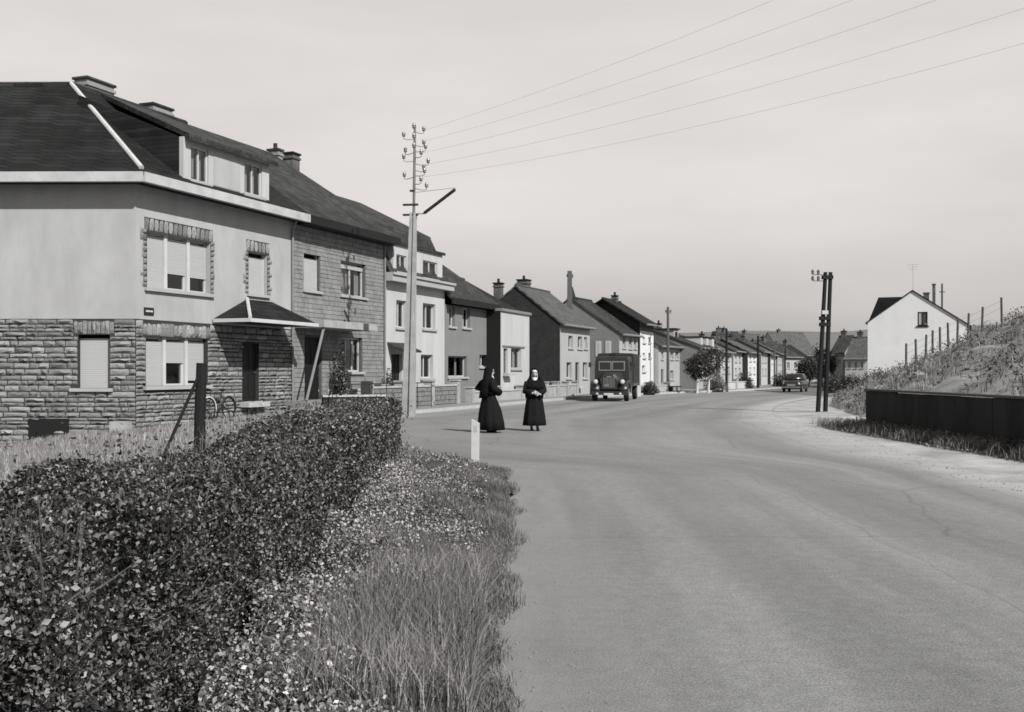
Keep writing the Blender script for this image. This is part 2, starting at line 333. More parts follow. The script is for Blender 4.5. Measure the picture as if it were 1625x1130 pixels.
def np_mesh(name, V, F):
    """V (n,3), F (m,k) numpy arrays -> mesh quickly"""
    me = bpy.data.meshes.new(name); k = F.shape[1]
    me.vertices.add(len(V)); me.vertices.foreach_set('co', V.astype(np.float32).ravel())
    me.loops.add(F.size); me.loops.foreach_set('vertex_index', F.astype(np.int32).ravel())
    me.polygons.add(len(F)); me.polygons.foreach_set('loop_start', (np.arange(len(F))*k).astype(np.int32))
    me.update(calc_edges=True); me.validate(); return me
def leaf_cloud(name, P, size, m, parent=None, up=None, aspect=0.55, jitter=1.0, fold=0.25):
    """one small folded leaf (two triangles-pairs) per point"""
    n = len(P); sz = np.asarray(size)*(0.5+0.95*RNG.random(n)**1.4)
    a = RNG.normal(size=(n, 3)); a /= np.linalg.norm(a, axis=1)[:, None]
    nr = RNG.normal(size=(n, 3))*jitter
    if up is not None: nr = nr+up
    nr -= a*(nr*a).sum(1)[:, None]; nr /= np.linalg.norm(nr, axis=1)[:, None]+1e-9
    b = np.cross(nr, a)
    s = sz[:, None]
    V = np.stack([P-a*s*0.5, P+b*s*aspect*0.5+nr*s*fold*0.3, P+a*s*0.5, P-b*s*aspect*0.5+nr*s*fold*0.3], 1).reshape(-1, 3)
    i = np.arange(n)[:, None]*4
    F = np.concatenate([i+np.array([[0, 1, 2]]), i+np.array([[0, 2, 3]])], 1).reshape(-1, 3)
    return link(name, np_mesh(name, V, F), m, parent)
def blades(name, P, h, wd, m, parent=None, lean=0.5):
    n = len(P); hh = h*(0.5+0.9*RNG.random(n)) if np.isscalar(h) else h
    th = RNG.random(n)*2*math.pi; ln = lean*RNG.random(n)*hh
    dx, dy = np.cos(th), np.sin(th); ph = RNG.random(n)*2*math.pi
    wx, wy = np.cos(ph)*wd, np.sin(ph)*wd
    z = np.zeros(n)
    def pnt(f, q, k): return np.stack([P[:, 0]+dx*ln*f*f+wx*k, P[:, 1]+dy*ln*f*f+wy*k, P[:, 2]+hh*q], 1)
    V = np.stack([pnt(0, 0, -.5), pnt(0, 0, .5), pnt(.55, .6, .38), pnt(.55, .6, -.38), pnt(1, .97, 0)], 1).reshape(-1, 3)
    i = np.arange(n)[:, None]*5
    F = np.concatenate([i+np.array([[0, 1, 2]]), i+np.array([[0, 2, 3]]), i+np.array([[3, 2, 4]])], 1).reshape(-1, 3)
    return link(name, np_mesh(name, V, F), m, parent)

# ------------------------------------------------------------------ plan of the street
LK = [(-9.5, 36.2), (-6.2, 36.6), (-4.7, 38.0), (-4.0, 40.0), (-1.59, 46.9), (2.34, 59.1), (4.6, 65.2), (7.6, 71.4), (11.3, 77.7), (16.6, 85.5), (21.8, 93.2), (26, 102), (29, 112), (33.5, 130), (40, 160), (46, 200)]
RK = [(7.0, 2.0), (7.0, 14.7), (7.3, 18.0), (8.1, 23.7), (8.7, 30.2), (9.3, 37.0), (10.3, 43.0), (12.6, 51.5), (16.6, 61.5), (21.0, 70.5), (26.2, 80.0), (30.6, 90.0), (33.6, 101), (36.5, 112), (41, 130), (47.5, 160), (53.5, 200)]
def resample(L, n, smooth=2):
    L = [Vector(p) for p in L]
    for _ in range(smooth):
        q = [L[0]]
        for a, b in zip(L, L[1:]): q += [a*.75+b*.25, a*.25+b*.75]
        q.append(L[-1]); L = q
    d = [0]
    for a, b in zip(L, L[1:]): d.append(d[-1]+(b-a).length)
    o = []; k = 0
    for i in range(n):
        s = d[-1]*i/(n-1)
        while k < len(L)-2 and d[k+1] < s: k += 1
        o.append(L[k].lerp(L[k+1], (s-d[k])/max(d[k+1]-d[k], 1e-6)))
    return o
LKs = resample(LK, 70); RKs = resample(RK, 90)
def offset(L, dist):
    o = []
    for i, p in enumerate(L):
        t = (L[min(i+1, len(L)-1)]-L[max(i-1, 0)]).normalized(); o.append(p+Vector((t.y, -t.x))*dist)
    return o
def strip(A, B, za, zb):
    mb = MB(); n = len(A)
    for a, b in zip(A, B): mb.v += [(a.x, a.y, za), (b.x, b.y, zb)]
    for k in range(n-1): mb.f.append((2*k, 2*k+1, 2*k+3, 2*k+2))
    return mb

# ------------------------------------------------------------------ setting
gm = MB(); gm.quad((-4000, -300, -0.9), (4000, -300, -0.9), (4000, 7000, -0.9), (-4000, 7000, -0.9)); struct('ground', gm, 'field')
rd = MB()
poly = [(-0.25, -3), (-0.25, 4), (-0.2, 7), (-0.1, 10), (-0.02, 14), (-0.12, 17.0), (-0.5, 18.1), (-1.4, 18.5), (-2.1, 18.9), (-3.3, 19.6), (-6, 21), (-9.0, 23.4), (-9.6, 33)]
# the carriageway is cut into bands so that it stays planar
def edge_at(L, D):
    for a, b in zip(L, L[1:]):
        if a.y <= D <= b.y: return a.x+(b.x-a.x)*(D-a.y)/max(b.y-a.y, 1e-6)
    return L[-1].x if D > L[-1].y else L[0].x
PV = [Vector(p) for p in poly]
LKm = [Vector(p) for p in LK]
Ds = sorted(set(list(np.linspace(-3, 60, 90))+list(np.linspace(60, 200, 60))))
va = []
for D in Ds:
    if D < 33: xl = edge_at(PV, D)
    elif D < 36.6: xl = -9.6
    elif D < 38.5: xl = -6.2+(D-36.6)/1.9*1.6
    else: xl = edge_at(LKs, D)
    va.append((xl+(.04*math.sin(D*5.1)+.03*math.sin(D*11.7+1) if D < 18 else 0), edge_at(RKs, D)+.03*math.sin(D*2.3)+.03*math.sin(D*5.7)+.10))
for D, (xl, xr) in zip(Ds, va): rd.v += [(xl+(xr-xl)*k/8, D, 0.0) for k in range(9)]
for k in range(len(Ds)-1):
    for j in range(8): rd.f.append((9*k+j, 9*k+j+1, 9*k+10+j, 9*k+9+j))
ro = struct('road', rd, 'asphalt'); uvl = ro.data.uv_layers.new(name='lane')
for lp_ in ro.data.loops:
    vi = lp_.vertex_index; uvl.data[lp_.index].uv = ((vi % 9)/8, Ds[vi//9])
# left kerb and pavement
kb = MB(); a = LKs; b = offset(LKs, -0.18)
for k in range(len(a)-1):
    q0, q1, r0, r1 = a[k], a[k+1], b[k], b[k+1]
    kb.quad((q0.x, q0.y, -.05), (q1.x, q1.y, -.05), (q1.x, q1.y, .13), (q0.x, q0.y, .13)); kb.quad((q0.x, q0.y, .13), (q1.x, q1.y, .13), (r1.x, r1.y, .13), (r0.x, r0.y, .13))
struct('kerb', kb, 'kerb')
struct('pavement', strip(offset(LKs, -0.18), offset(LKs, -2.2), 0.125, 0.14), 'pave')
struct('front_gardens', strip(offset(LKs, -2.2), offset(LKs, -16.0), 0.13, 0.5), 'soil')
# right gravel verge
vm = strip(offset(RKs, -.25), offset(RKs, 2.6), -0.03, 0.06); struct('gravel_verge', vm, 'gravel', True)
# bank on the right: rises away from the foot line
FOOT = [(9.9, -4), (9.9, 14), (9.95, 23), (9.95, 29.6), (10.9, 33), (12.4, 40), (14.3, 49), (17.0, 57), (20.5, 64), (24, 70)]
FT = [Vector(p) for p in FOOT]
def bank_z(x, D, s):
    base = 1.0*max(0, min(1, (32.0-D)/2.5))
    crest = 5.6
    z = base+min(crest, (0.44-.07*max(0, min(1, (40-D)/15)))*s)
    return z
bk = MB(); NS = 46; Dl = list(np.linspace(-4, 70, 110)); 
def hn(x, y): return 0.16*math.sin(x*1.7+y*0.6)+0.11*math.sin(x*3.9-y*2.3+1)+0.07*math.sin(x*7.1+y*5.7)
for D in Dl:
    f = edge_at(FT, D)
    drop = max(0, min(1, (D-53)/8)); 
    for k in range(NS):
        s = 26*(k/(NS-1))**1.3; x = f+s
        z = bank_z(x, D, s)*(1-0.8*drop**1.5)+hn(x, D)*min(1, s/1.2) - (0.06 if k == 0 else 0)
        bk.v.append((x, D, z))
for i in range(len(Dl)-1):
    for k in range(NS-1): bk.f.append((i*NS+k, i*NS+k+1, (i+1)*NS+k+1, (i+1)*NS+k))
struct('embankment', bk, 'bank', True)
def bank_pt(D, s):
    f = edge_at(FT, D); x = f+s; drop = max(0, min(1, (D-53)/8))
    return x, D, bank_z(x, D, s)*(1-0.8*drop**1.5)+hn(x, D)*min(1, s/1.2)
# flat ground between bank foot and gravel
am = MB()
for D in Dl[:100]: am.v += [(edge_at(RKs, D)+1.5, D, -0.06), (edge_at(FT, D)+0.3, D, 0.075)]
for k in range(99): am.f.append((2*k, 2*k+1, 2*k+3, 2*k+2))
struct('verge_ground', am, 'gravel')
fm = MB(); fm.quad((20, 66, 0.0), (160, 66, 0.0), (260, 400, 0.5), (30, 400, 0.5)); fm.quad((-200, 42, -.3), (-20, 42, -.3), (28, 210, .0), (-100, 400, .2)); struct('back_fields', fm, 'field')
# house yard on the left, sloping down to the far left
def sm(t): t = max(0, min(1, t)); return t*t*(3-2*t)
def yard_z(x, D):
    zx = -0.68+0.70*sm((x+13.2)/3.0)+0.42*sm((x+10.2)/4)
    return zx*sm((D-19)/9) + 0.02
ym = MB(); xs = np.linspace(-34, -4.4, 60); ds = np.linspace(3, 46, 60)
for D in ds:
    for x in xs:
        xe = min(x, -4.4)
        ym.v.append((xe, D, yard_z(xe, D)-(0.0 if not (x > -9.7 and 20 < D < 37) else 0.0)))
for i in range(59):
    for k in range(59):
        x, D = xs[k], ds[i]
        ym.f.append((i*60+k, i*60+k+1, (i+1)*60+k+1, (i+1)*60+k))
struct('yard', ym, 'soil', True)
def vedge(D): return float(np.interp(D, [-3, 4, 7, 10, 14, 17, 18.1], [-.12, -.10, -.05, .0, -.03, -.12, -.5]))+.05*math.sin(D*2.7)+.03*math.sin(D*6.3+1)+.012*math.sin(D*14.1)
vg = MB()
vp = [(-4.6, -3)]+[(vedge(D_)-.02, D_) for D_ in np.arange(-3, 18.15, .08)]+[(-1.4, 18.5), (-2.1, 18.9), (-3.3, 19.6), (-4.6, 20.2)]
vg.poly([(x, y, 0.025) for x, y in vp]); struct('grass_verge_ground', vg, 'darksoil')
# hills beyond the town
hm = MB(); nx, ny = 90, 14
for j in range(ny):
    for i in range(nx):
        x = -1400+4200*i/(nx-1); y = 900+1500*j/(ny-1); t = j/(ny-1)
        zt = 62+14*math.sin(x*0.0021+0.6)+7*math.sin(x*0.0067+2)+3*math.sin(x*.019)
        hm.v.append((x, y, -1+zt*math.sin(min(1, t*1.25)*math.pi/2)*(1.08)))
for j in range(ny-1):
    for i in range(nx-1): hm.f.append((j*nx+i, j*nx+i+1, (j+1)*nx+i+1, (j+1)*nx+i))
struct('hills', hm, 'hill', True)

# ------------------------------------------------------------------ houses
class House:
    def __init__(s, name, label, A, B, cat='house', group=None):
        s.A = Vector(A); s.B = Vector(B); s.t = (s.B-s.A).normalized(); s.L = (s.B-s.A).length
        s.n = Vector((s.t.y, -s.t.x)); s.root = thing(name, label, cat, (s.A.x, s.A.y, 0), math.atan2(s.t.y, s.t.x), group)
    def u(s, px, w=0.0):
        k = (px-CX)/FP; A = s.A+s.n*w; return (k*A.y-A.x)/(s.t.x-k*s.t.y)
    def z(s, px, py, w=0.0):
        A = s.A+s.n*w; D = A.y+s.u(px, w)*s.t.y; return EYE+(HY-py)*D/FP
    def part(s, name, mb, m, parent=None, smooth=False): return mb.build(name, m, parent or s.root, smooth)
    def rect(s, x0, x1, y0, y1, w=0.0):
        u0, u1 = s.u(x0, w), s.u(x1, w); xm = (x0+x1)/2; return [u0, u1, s.z(xm, y1, w), s.z(xm, y0, w)]
    def walls(s, z0, z1, dep, ops, m, th=0.28, gable=None, u0=0.0, u1=None, name='wall', y0=0.0):
        u1 = s.L if u1 is None else u1; mb = MB()
        us = sorted(set([u0, u1]+[v for o in ops for v in o[:2]])); zs = sorted(set([z0, z1]+[v for o in ops for v in o[2:4]]))
        for a, b in zip(us, us[1:]):
            for c, d in zip(zs, zs[1:]):
                um, zm = (a+b)/2, (c+d)/2
                if any(o[0] < um < o[1] and o[2] < zm < o[3] for o in ops): continue
                mb.box(a, b, y0, y0+th, c, d)
        mb.box(u0, u0+th, y0+th, dep, z0, z1); mb.box(u1-th, u1, y0+th, dep, z0, z1); mb.box(u0+th, u1-th, dep-th, dep, z0, z1)
        if gable:
            gz, gy = gable
            for a in (u0, u1-th): mb.prism([(a, y0, z1), (a, dep, z1), (a, gy, gz)], (th, 0, 0))
        return s.part(name, mb, m)
    def floor(s, dep, zz):
        mb = MB(); mb.box(0.3, s.L-0.3, 0.9, dep-0.3, zz-0.1, zz); mb.box(0.3, s.L-0.3, 2.2, 2.3, 0.3, zz+2.2); s.part('floor', mb, 'room')
    def gable_roof(s, ze, zr, dep, m, u0=None, u1=None, oh=0.35, side=0.15, hip=(0, 0), th=0.12, y0=0.0, ry=None):
        u0 = -side if u0 is None else u0; u1 = s.L+side if u1 is None else u1; ry = (y0+dep)/2 if ry is None else ry
        sl = (zr-ze)/(ry-y0); e = ze-oh*sl
        mb = MB(); a0, a1 = u0+hip[0], u1-hip[1]
        mb.slab([(u0, y0-oh, e), (u1, y0-oh, e), (a1, ry, zr), (a0, ry, zr)], th)
        sl2 = (zr-ze)/(dep-ry); e2 = ze-oh*sl2
        mb.slab([(u1, dep+oh, e2), (u0, dep+oh, e2), (a0, ry, zr), (a1, ry, zr)], th)
        if hip[0]: mb.slab([(u0, dep+oh, e2), (u0, y0-oh, e), (a0, ry, zr)], th)
        if hip[1]: mb.slab([(u1, y0-oh, e), (u1, dep+oh, e2), (a1, ry, zr)], th)
        r = s.part('roof', mb, m)
        rc = MB(); rc.tube([(a0, ry, zr+.0), (a1, ry, zr+.0)], 0.09, 6); s.part('ridge_cap', rc, 'slate2' if m == 'slate' else m, r)
        return r, e
    def gutter(s, z, u0, u1, y, m='zinc', r=0.08):
        mb = MB(); mb.tube([(u0, y, z), (u1, y, z)], r, 8); s.part('gutter', mb, m)
    def downpipe(s, u, z0, z1, m='zinc', y=-0.07):
        mb = MB(); mb.tube([(u, y, z0), (u, y, z1-.3), (u, y-.15, z1)], 0.045, 8); s.part('downpipe', mb, m)
    def chimney(s, u, y, z0, z1, wu, wy, roof, m='chim', cap='dark', pots=1):
        mb = MB(); mb.box(u-wu/2, u+wu/2, y-wy/2, y+wy/2, z0, z1); mb.box(u-wu/2-.05, u+wu/2+.05, y-wy/2-.05, y+wy/2+.05, z1-.22, z1-.12)
        c = s.part('chimney', mb, m, roof)
        q = MB(); q.box(u-wu/2-.06, u+wu/2+.06, y-wy/2-.06, y+wy/2+.06, z1, z1+.08)
        for k in range(pots):
            x = u+(k-(pots-1)/2)*0.32; q.lathe((x, y, z1+.08), [(0.10, 0), (0.085, 0.22), (0.10, 0.25), (0.07, 0.26)], 8)
        s.part('chimney_cap', q, cap, roof)
    def window(s, r, kind='win', m='white', sill=True, y=0.0, cur=(0.0, 0.3, 0.7, 1.0), mull=1, transom=None, fw=0.06, depth=0.17, sillm='cream', blind=0.0):
        u0, u1, z0, z1 = r; f = MB(); ya, yb = y+depth, y+depth+0.07
        f.box(u0, u1, ya, yb, z0, z0+fw); f.box(u0, u1, ya, yb, z1-fw, z1); f.box(u0, u0+fw, ya, yb, z0+fw, z1-fw); f.box(u1-fw, u1, ya, yb, z0+fw, z1-fw)
        for k in range(mull):
            x = u0+(u1-u0)*(k+1)/(mull+1); f.box(x-fw*.45, x+fw*.45, ya+.002, yb-.002, z0+fw, z1-fw)
        if transom: zt = z0+(z1-z0)*transom; f.box(u0+fw, u1-fw, ya-.01, yb-.004, zt-fw*.5, zt+fw*.5)
        wd = s.part('window', f, m)
        p = MB(); p.box(u0+fw*.5, u1-fw*.5, ya+.03, ya+.036, z0+fw*.5, z1-fw*.5); s.part('pane', p, 'glass', wd)
        for a, b in zip(cur[::2], cur[1::2]):
            if b <= a: continue
            c = MB(); n = max(4, int((b-a)*(u1-u0)/0.06)); pts = []
            for k in range(n+1): pts.append((u0+fw+(u1-u0-2*fw)*(a+(b-a)*k/n), yb+.06+(0.025 if k % 2 else 0)))
            for (xa, y_a), (xb, y_b) in zip(pts, pts[1:]): c.quad((xa, y_a, z0+fw), (xb, y_b, z0+fw), (xb, y_b, z1-fw), (xa, y_a, z1-fw))
            s.part('curtain', c, 'curtain', wd)
        if blind > 0:
            c = MB(); zb = z1-(z1-z0)*blind; k = zb
            while k < z1-0.14: k2 = min(k+.055, z1); c.box(u0+.012, u1-.012, ya-.035, ya-.015, k+.004, k2); k = k2  # stops short: dark gap stands for blind box and lintel shade
            s.part('blind', c, 'blind', wd)
        bk = MB(); bk.box(u0-.1, u1+.1, y+.60, y+.64, z0-.1, z1+.1); s.part('room_back', bk, 'room', wd)
        if sill:
            q = MB(); q.box(u0-.1, u1+.1, y-.09, y+depth, z0-.10, z0-.004); s.part('sill', q, sillm, wd)
        return wd
    def shutter(s, r, m='blind', y=0.0, sill=True, sillm='cream'):
        u0, u1, z0, z1 = r; c = MB(); k = z0
        while k < z1-.16: k2 = min(k+.06, z1); c.box(u0+.01, u1-.01, y+.165+.006*(int(k*100) % 2), y+.195, k+.003, k2); k = k2  # slats end low, leaving a dark band in place of reveal shade
        o = s.part('roller_shutter', c, m); 
        f = MB(); f.box(u0, u0+.05, y+.15, y+.21, z0, z1); f.box(u1-.05, u1, y+.15, y+.21, z0, z1); s.part('shutter_rail', f, 'white', o); f = MB(); f.box(u0-.05, u1+.05, y+.27, y+.279, z0, z1); s.part('room_back', f, 'room', o)
        if sill: q = MB(); q.box(u0-.1, u1+.1, y-.09, y+.16, z0-.1, z0-.004); s.part('sill', q, sillm, o)
        return o
    def door(s, r, m='dark', y=0.0):
        u0, u1, z0, z1 = r; f = MB(); f.box(u0, u1, y+.14, y+.2, z0, z1)
        for a in (0.12, 0.55):
            for b in (0.08, 0.52): f.box(u0+(u1-u0)*a, u0+(u1-u0)*(a+.33), y+.125, y+.14, z0+(z1-z0)*b, z0+(z1-z0)*(b+.38))
        d_ = s.part('door', f, m); h = MB(); h.tube([(u1-.12, y+.10, z0+1.0), (u1-.12, y+.06, z0+1.0), (u1-.24, y+.06, z0+1.0)], .014, 6); s.part('handle', h, 'chrome', d_)
        st = MB(); st.box(u0-.15, u1+.15, y-.35, y+.14, z0-.16, z0-.004); s.part('step', st, 'kerb'); return d_

# shared rough stone meshes
def stone_mesh(k, jit=1.0):
    rnd = random.Random(k); nx, nz = 4, 3; mb = MB(); V = {}
    for i in range(nx+1):
        for j in range(nz+1):
            e = i in (0, nx) or j in (0, nz); c = (i in (0, nx)) and (j in (0, nz))
            x = -0.5+i/nx; z = -0.5+j/nz
            if e: x *= 1-0.09*jit*rnd.random()*(1 if i in (0, nx) else 0); z *= 1-0.22*jit*rnd.random()*(1 if j in (0, nz) else 0)
            V[i, j] = len(mb.v); mb.v.append((x, 0.0 if e else -(0.25+0.75*rnd.random()), z))
    for i in range(nx):
        for j in range(nz): mb.f.append((V[i, j], V[i+1, j], V[i+1, j+1], V[i, j+1]))
    rim = [(i, 0) for i in range(nx)]+[(nx, j) for j in range(nz)]+[(i, nz) for i in range(nx, 0, -1)]+[(0, j) for j in range(nz, 0, -1)]
    bi = []
    for (i, j) in rim:
        x, y, z = mb.v[V[i, j]]; bi.append(len(mb.v)); mb.v.append((x*1.0, 1.0, z*1.0))
    for k2 in range(len(rim)):
        a, b = rim[k2], rim[(k2+1) % len(rim)]; mb.f.append((V[b], V[a], bi[k2], bi[(k2+1) % len(rim)]))
    me = mb.mesh('stone'); me.materials.append(M['stone']); return me
STM = [stone_mesh(i) for i in range(24)]; STD = [stone_mesh(100+i, .25) for i in range(8)]
STQ = []
def stone(parent, loc, size, rz=0.0): STQ.append((size[0]*size[2], parent, tuple(loc), tuple(size), rz))
def flush_stones(limit=285):
    STQ.sort(key=lambda q: -q[0]); rest = {}
    for k, (a, parent, loc, size, rz) in enumerate(STQ):
        me = random.choice(STD if size[2] > .38 or (parent.name.startswith('window_surround')) else STM); sg = random.choice((1, -1)); tilt = random.uniform(-.02, .02)
        if k < limit:
            o = bpy.data.objects.new('stone', me); COL.objects.link(o); o.parent = parent; o.location = loc; o.scale = size; o.rotation_euler = (0, tilt, rz)
        else:
            mb = rest.setdefault(parent, MB()); i = len(mb.v); c, s_ = math.cos(rz), math.sin(rz)
            for v in me.vertices:
                x, y, z = v.co.x*size[0], v.co.y*size[1], v.co.z*size[2]; mb.v.append((loc[0]+x*c-y*s_, loc[1]+x*s_+y*c, loc[2]+z))
            for p in me.polygons: mb.f.append(tuple(i+q for q in p.vertices))
    for parent, mb in rest.items(): tag(mb.build('small_stones', 'stone', parent), kind='stuff')

# ---- house one: rendered upper floor over rough stone, bent at the corner
A1 = Vector((-10.85, 30.9)); TT = Vector((0.351, 0.936)).normalized(); B1 = A1+TT*8.35
h1 = House('corner_house', 'two storey corner house with rough stone ground floor, plastered upper floor and wide roof dormer', A1, B1)
r_ = h1
tri_u = h1.rect(233, 334, 376, 461); tri_l = h1.rect(232, 330, 536, 612); win_r = h1.rect(394, 424, 402, 467)
door1 = h1.rect(385, 411, 545, 638); door1[2] = max(door1[2], 0.35)
SZ = 3.13; SOF = 7.02
lw = Vector((-1.0, 0.012)).normalized()                     # direction of the left wall away from the corner
ti = h1.root.matrix_basis.inverted
rot = -math.atan2(h1.t.y, h1.t.x)
def loc1(p, z=0.0):
    q = Vector((p[0]-A1.x, p[1]-A1.y)); c, s_ = math.cos(rot), math.sin(rot); return (q.x*c-q.y*s_, q.x*s_+q.y*c, z)
LWA = A1; LWB = A1+lw*9.0
# facade
mb = MB(); ops = [tri_u, tri_l, win_r, door1]
def wallgrid(mb, ops, u0, u1, z0, z1, y0, th, tf=lambda p: p):
    us = sorted(set([u0, u1]+[v for o in ops for v in o[:2]])); zs = sorted(set([z0, z1]+[v for o in ops for v in o[2:4]]))
    us = [v for v in us if u0 <= v <= u1]; zs = [v for v in zs if z0 <= v <= z1]
    for a, b in zip(us, us[1:]):
        for c, d_ in zip(zs, zs[1:]):
            um, zm = (a+b)/2, (c+d_)/2
            if any(o[0] < um < o[1] and o[2] < zm < o[3] for o in ops): continue
            i = len(mb.v); mb.box(a, b, y0, y0+th, c, d_); mb.v[i:] = [tf(p) for p in mb.v[i:]]
# left wall: local frame with x running from the far left to the corner
ang_l = math.atan2(-lw.y, -lw.x)
LWo = A1+lw*9.0
def tfl(p):                                                  # left-wall frame -> house frame
    c, s_ = math.cos(ang_l), math.sin(ang_l); wx, wy = LWo.x+p[0]*c-p[1]*s_, LWo.y+p[0]*s_+p[1]*c
    q = loc1((wx, wy)); return (q[0], q[1], p[2])
def ul(px, w=0.0):
    k = (px-CX)/FP; nl = Vector((math.sin(ang_l), -math.cos(ang_l))); O = LWo+nl*w; t = -lw
    return (k*O.y-O.x)/(t.x-k*t.y)
def zl(px, py): D = LWo.y-lw.y*ul(px); return EYE+(HY-py)*D/FP
lwin = [ul(123), ul(174), zl(150, 616), zl(150, 531)]
lwin2 = [lwin[0]-3.6, lwin[1]-3.6, lwin[2], lwin[3]]
up = MB(); wallgrid(up, ops, 0, h1.L, SZ, SOF, 0, .28); wallgrid(up, [], 0, 9.0, SZ, SOF, 0.0, .28, tfl)
up.box(0, h1.L, 9.0, 9.28, -1, SOF); up.box(h1.L-.28, h1.L, .28, 9, -1, SOF)
h1.part('upper_wall', up, 'plaster')
lo = MB(); wallgrid(lo, ops, 0.0, h1.L, -1.2, SZ, 0.012, .28); wallgrid(lo, [lwin, lwin2], 0, 9.0, -1.2, SZ, 0.012, .28, tfl)
swall = h1.part('stone_wall', lo, 'mortar')
nst = 0; small = MB()
def courses(z0, z1, u0, u1, ops, place, hmin=.15, hmax=.23, lmin=.28, lmax=.75):
    z = z0
    while z < z1-.06:
        h = random.uniform(hmin, hmax); h = min(h, z1-z) if z1-z-h > .1 else z1-z
        segs = [(u0, u1)]
        for o in ops:
            if o[2] < z+h*.6 and o[3] > z+h*.4:
                ns = []
                for (a, b) in segs:
                    if o[1] <= a or o[0] >= b: ns.append((a, b))
                    else:
                        if o[0] > a+.05: ns.append((a, o[0]))
                        if o[1] < b-.05: ns.append((o[1], b))
                segs = ns
        for (a, b) in segs:
            x = a
            while x < b-.02:
                l = random.uniform(lmin, lmax); 
                if b-x-l < lmin*.6: l = b-x
                place(x+l/2, z+h/2, l, h); x += l
        z += h
def lint(o): return [o[0]-.12, o[1]+.12, o[3], o[3]+.42]
fops = [tri_l, door1, [tri_l[0]-.12, tri_l[1]+.12, tri_l[2]-.12, tri_l[2]], lint(tri_l)]
def pf(u, z, l, h):
    global nst
    nst += 1
    stone(swall, (u, 0.010, z), (l-.010*random.uniform(.3, 1.5), .02+.09*random.random()**1.5, h*random.uniform(.86, 1.0)-.014), 0)
courses(0.0, SZ-.005, 0.0, h1.L, fops, pf, lmin=.18, lmax=.75, hmin=.09, hmax=.19)
def pl(u, z, l, h):
    global nst
    p = tfl((u, 0.010, z)); nst += 1; stone(swall, p, (l-.010*random.uniform(.3, 1.5), .02+.09*random.random()**1.5, h*random.uniform(.86, 1.0)-.014), ang_l-math.atan2(h1.t.y, h1.t.x))
courses(-1.0, SZ-.005, 4.6, 9.0, [lwin, [lwin[0]-.2, lwin[1]+.1, lwin[2]-.12, lwin[2]], lint(lwin)], pl, lmin=.18, lmax=.75, hmin=.09, hmax=.19)
def soldier(o, place, n):
    for k in range(n):
        w_ = (o[1]-o[0]+.24)/n; place(o[0]-.12+w_*(k+.5), o[3]+.21, w_, .42)
soldier(tri_l, pf, 16); soldier(lwin, pl, 9)
for o_ in (win_r, tri_u):
    sm_ = MB(); sm_.box(o_[0]-.11, o_[1]+.11, -.010, -.002, o_[3], o_[3]+.41); sm_.box(o_[0]-.15, o_[0], -.009, -.002, o_[2], o_[3]-.002); sm_.box(o_[1], o_[1]+.15, -.009, -.002, o_[2], o_[3]-.002)
    usur = h1.part('window_surround', sm_, 'mortar')
def pu(u, z, l, h):
    global nst
    nst += 1
    stone(usur, (u, -0.004, z), (l-.014, .035+.035*random.random(), h-.018))
soldier(tri_u, pu, 15); soldier(win_r, pu, 6)
for o in (tri_u, win_r):
    z = o[2]
    while z < o[3]-.05:
        h = random.uniform(.14, .2)
        for sd in (0, 1):
            l = random.choice((.15, .30, .22, .18)); pu(o[0]-l/2 if sd == 0 else o[1]+l/2, z+h/2, l, h)
        z += h
print('stones', nst); flush_stones()
def split3(o, gaps):
    ww = o[1]-o[0]; e = [0, .30, .345, .655, .70, 1.0]
    for k in range(3):
        r = [o[0]+ww*e[2*k], o[0]+ww*e[2*k+1], o[2], o[3]]
        bl = gaps[k]
        h1.window(r, blind=bl, sill=False, mull=0, depth=.20, cur=(0, 0))
        if k < 2:
            m_ = MB(); m_.box(r[1], o[0]+ww*e[2*k+2], .10, .26, o[2], o[3]); h1.part('mullion', m_, 'white')
    q = MB(); q.box(o[0]-.12, o[1]+.12, -.10, .09, o[2]-.11, o[2]-.003); h1.part('sill', q, 'cream')
split3(tri_u, (1.0, .70, .72)); split3(tri_l, (1.0, .53, .9))
h1.shutter(win_r)
for lw_ in (lwin,):
    c = MB(); k = lw_[2]
    while k < lw_[3]-.12: i = len(c.v); c.box(lw_[0]+.01, lw_[1]-.01, .17, .2, k+.003, k+.06); c.v[i:] = [tfl(p) for p in c.v[i:]]; k += .06  # slats end early; the dark gap imitates shade under the lintel
    o = h1.part('roller_shutter', c, 'blind')
    q = MB(); q.box(lw_[0]-.2, lw_[1]+.1, -.1, .17, lw_[2]-.1, lw_[2]-.003); q.v = [tfl(p) for p in q.v]; h1.part('sill', q, 'cream', o)
    q = MB(); q.box(lw_[0]-.1, lw_[1]+.1, .3, .34, lw_[2]-.1, lw_[3]+.1); q.v = [tfl(p) for p in q.v]; h1.part('room_back', q, 'room', o)
h1.door(door1)
# street plate
u0 = h1.u(228); mbp = MB(); mbp.box(u0, u0+.42, -.03, -.004, h1.z(233, 500), h1.z(233, 488)); pl_ = h1.part('street_plate', mbp, 'plate')
q = MB(); zz = h1.z(233, 494); q.box(u0+.06, u0+.36, -.036, -.03, zz-.02, zz+.03); h1.part('lettering_band', q, 'white', pl_)
# cellar door at far left and pale buttress at the corner foot
q = MB(); q.box(ul(96)-.9, ul(110), -.06, -.02, -1.0, .25); q.v = [tfl(p) for p in q.v]; h1.part('cellar_door', q, 'dark')
q = MB(); q.prism([(ul(178), -.03, -1.0), (ul(216), -.03, -1.0), (ul(210), -.03, .18), (ul(182), -.03, .18)], (0, -.35, 0)); q.v = [tfl(p) for p in q.v]; h1.part('buttress', q, 'concrete')
# roof
OV = 0.62; zE = 7.28; apex = Vector(pt(113, 35.0)); zA = EYE+(HY-134)*35.0/FP
ap = loc1(apex, zA)
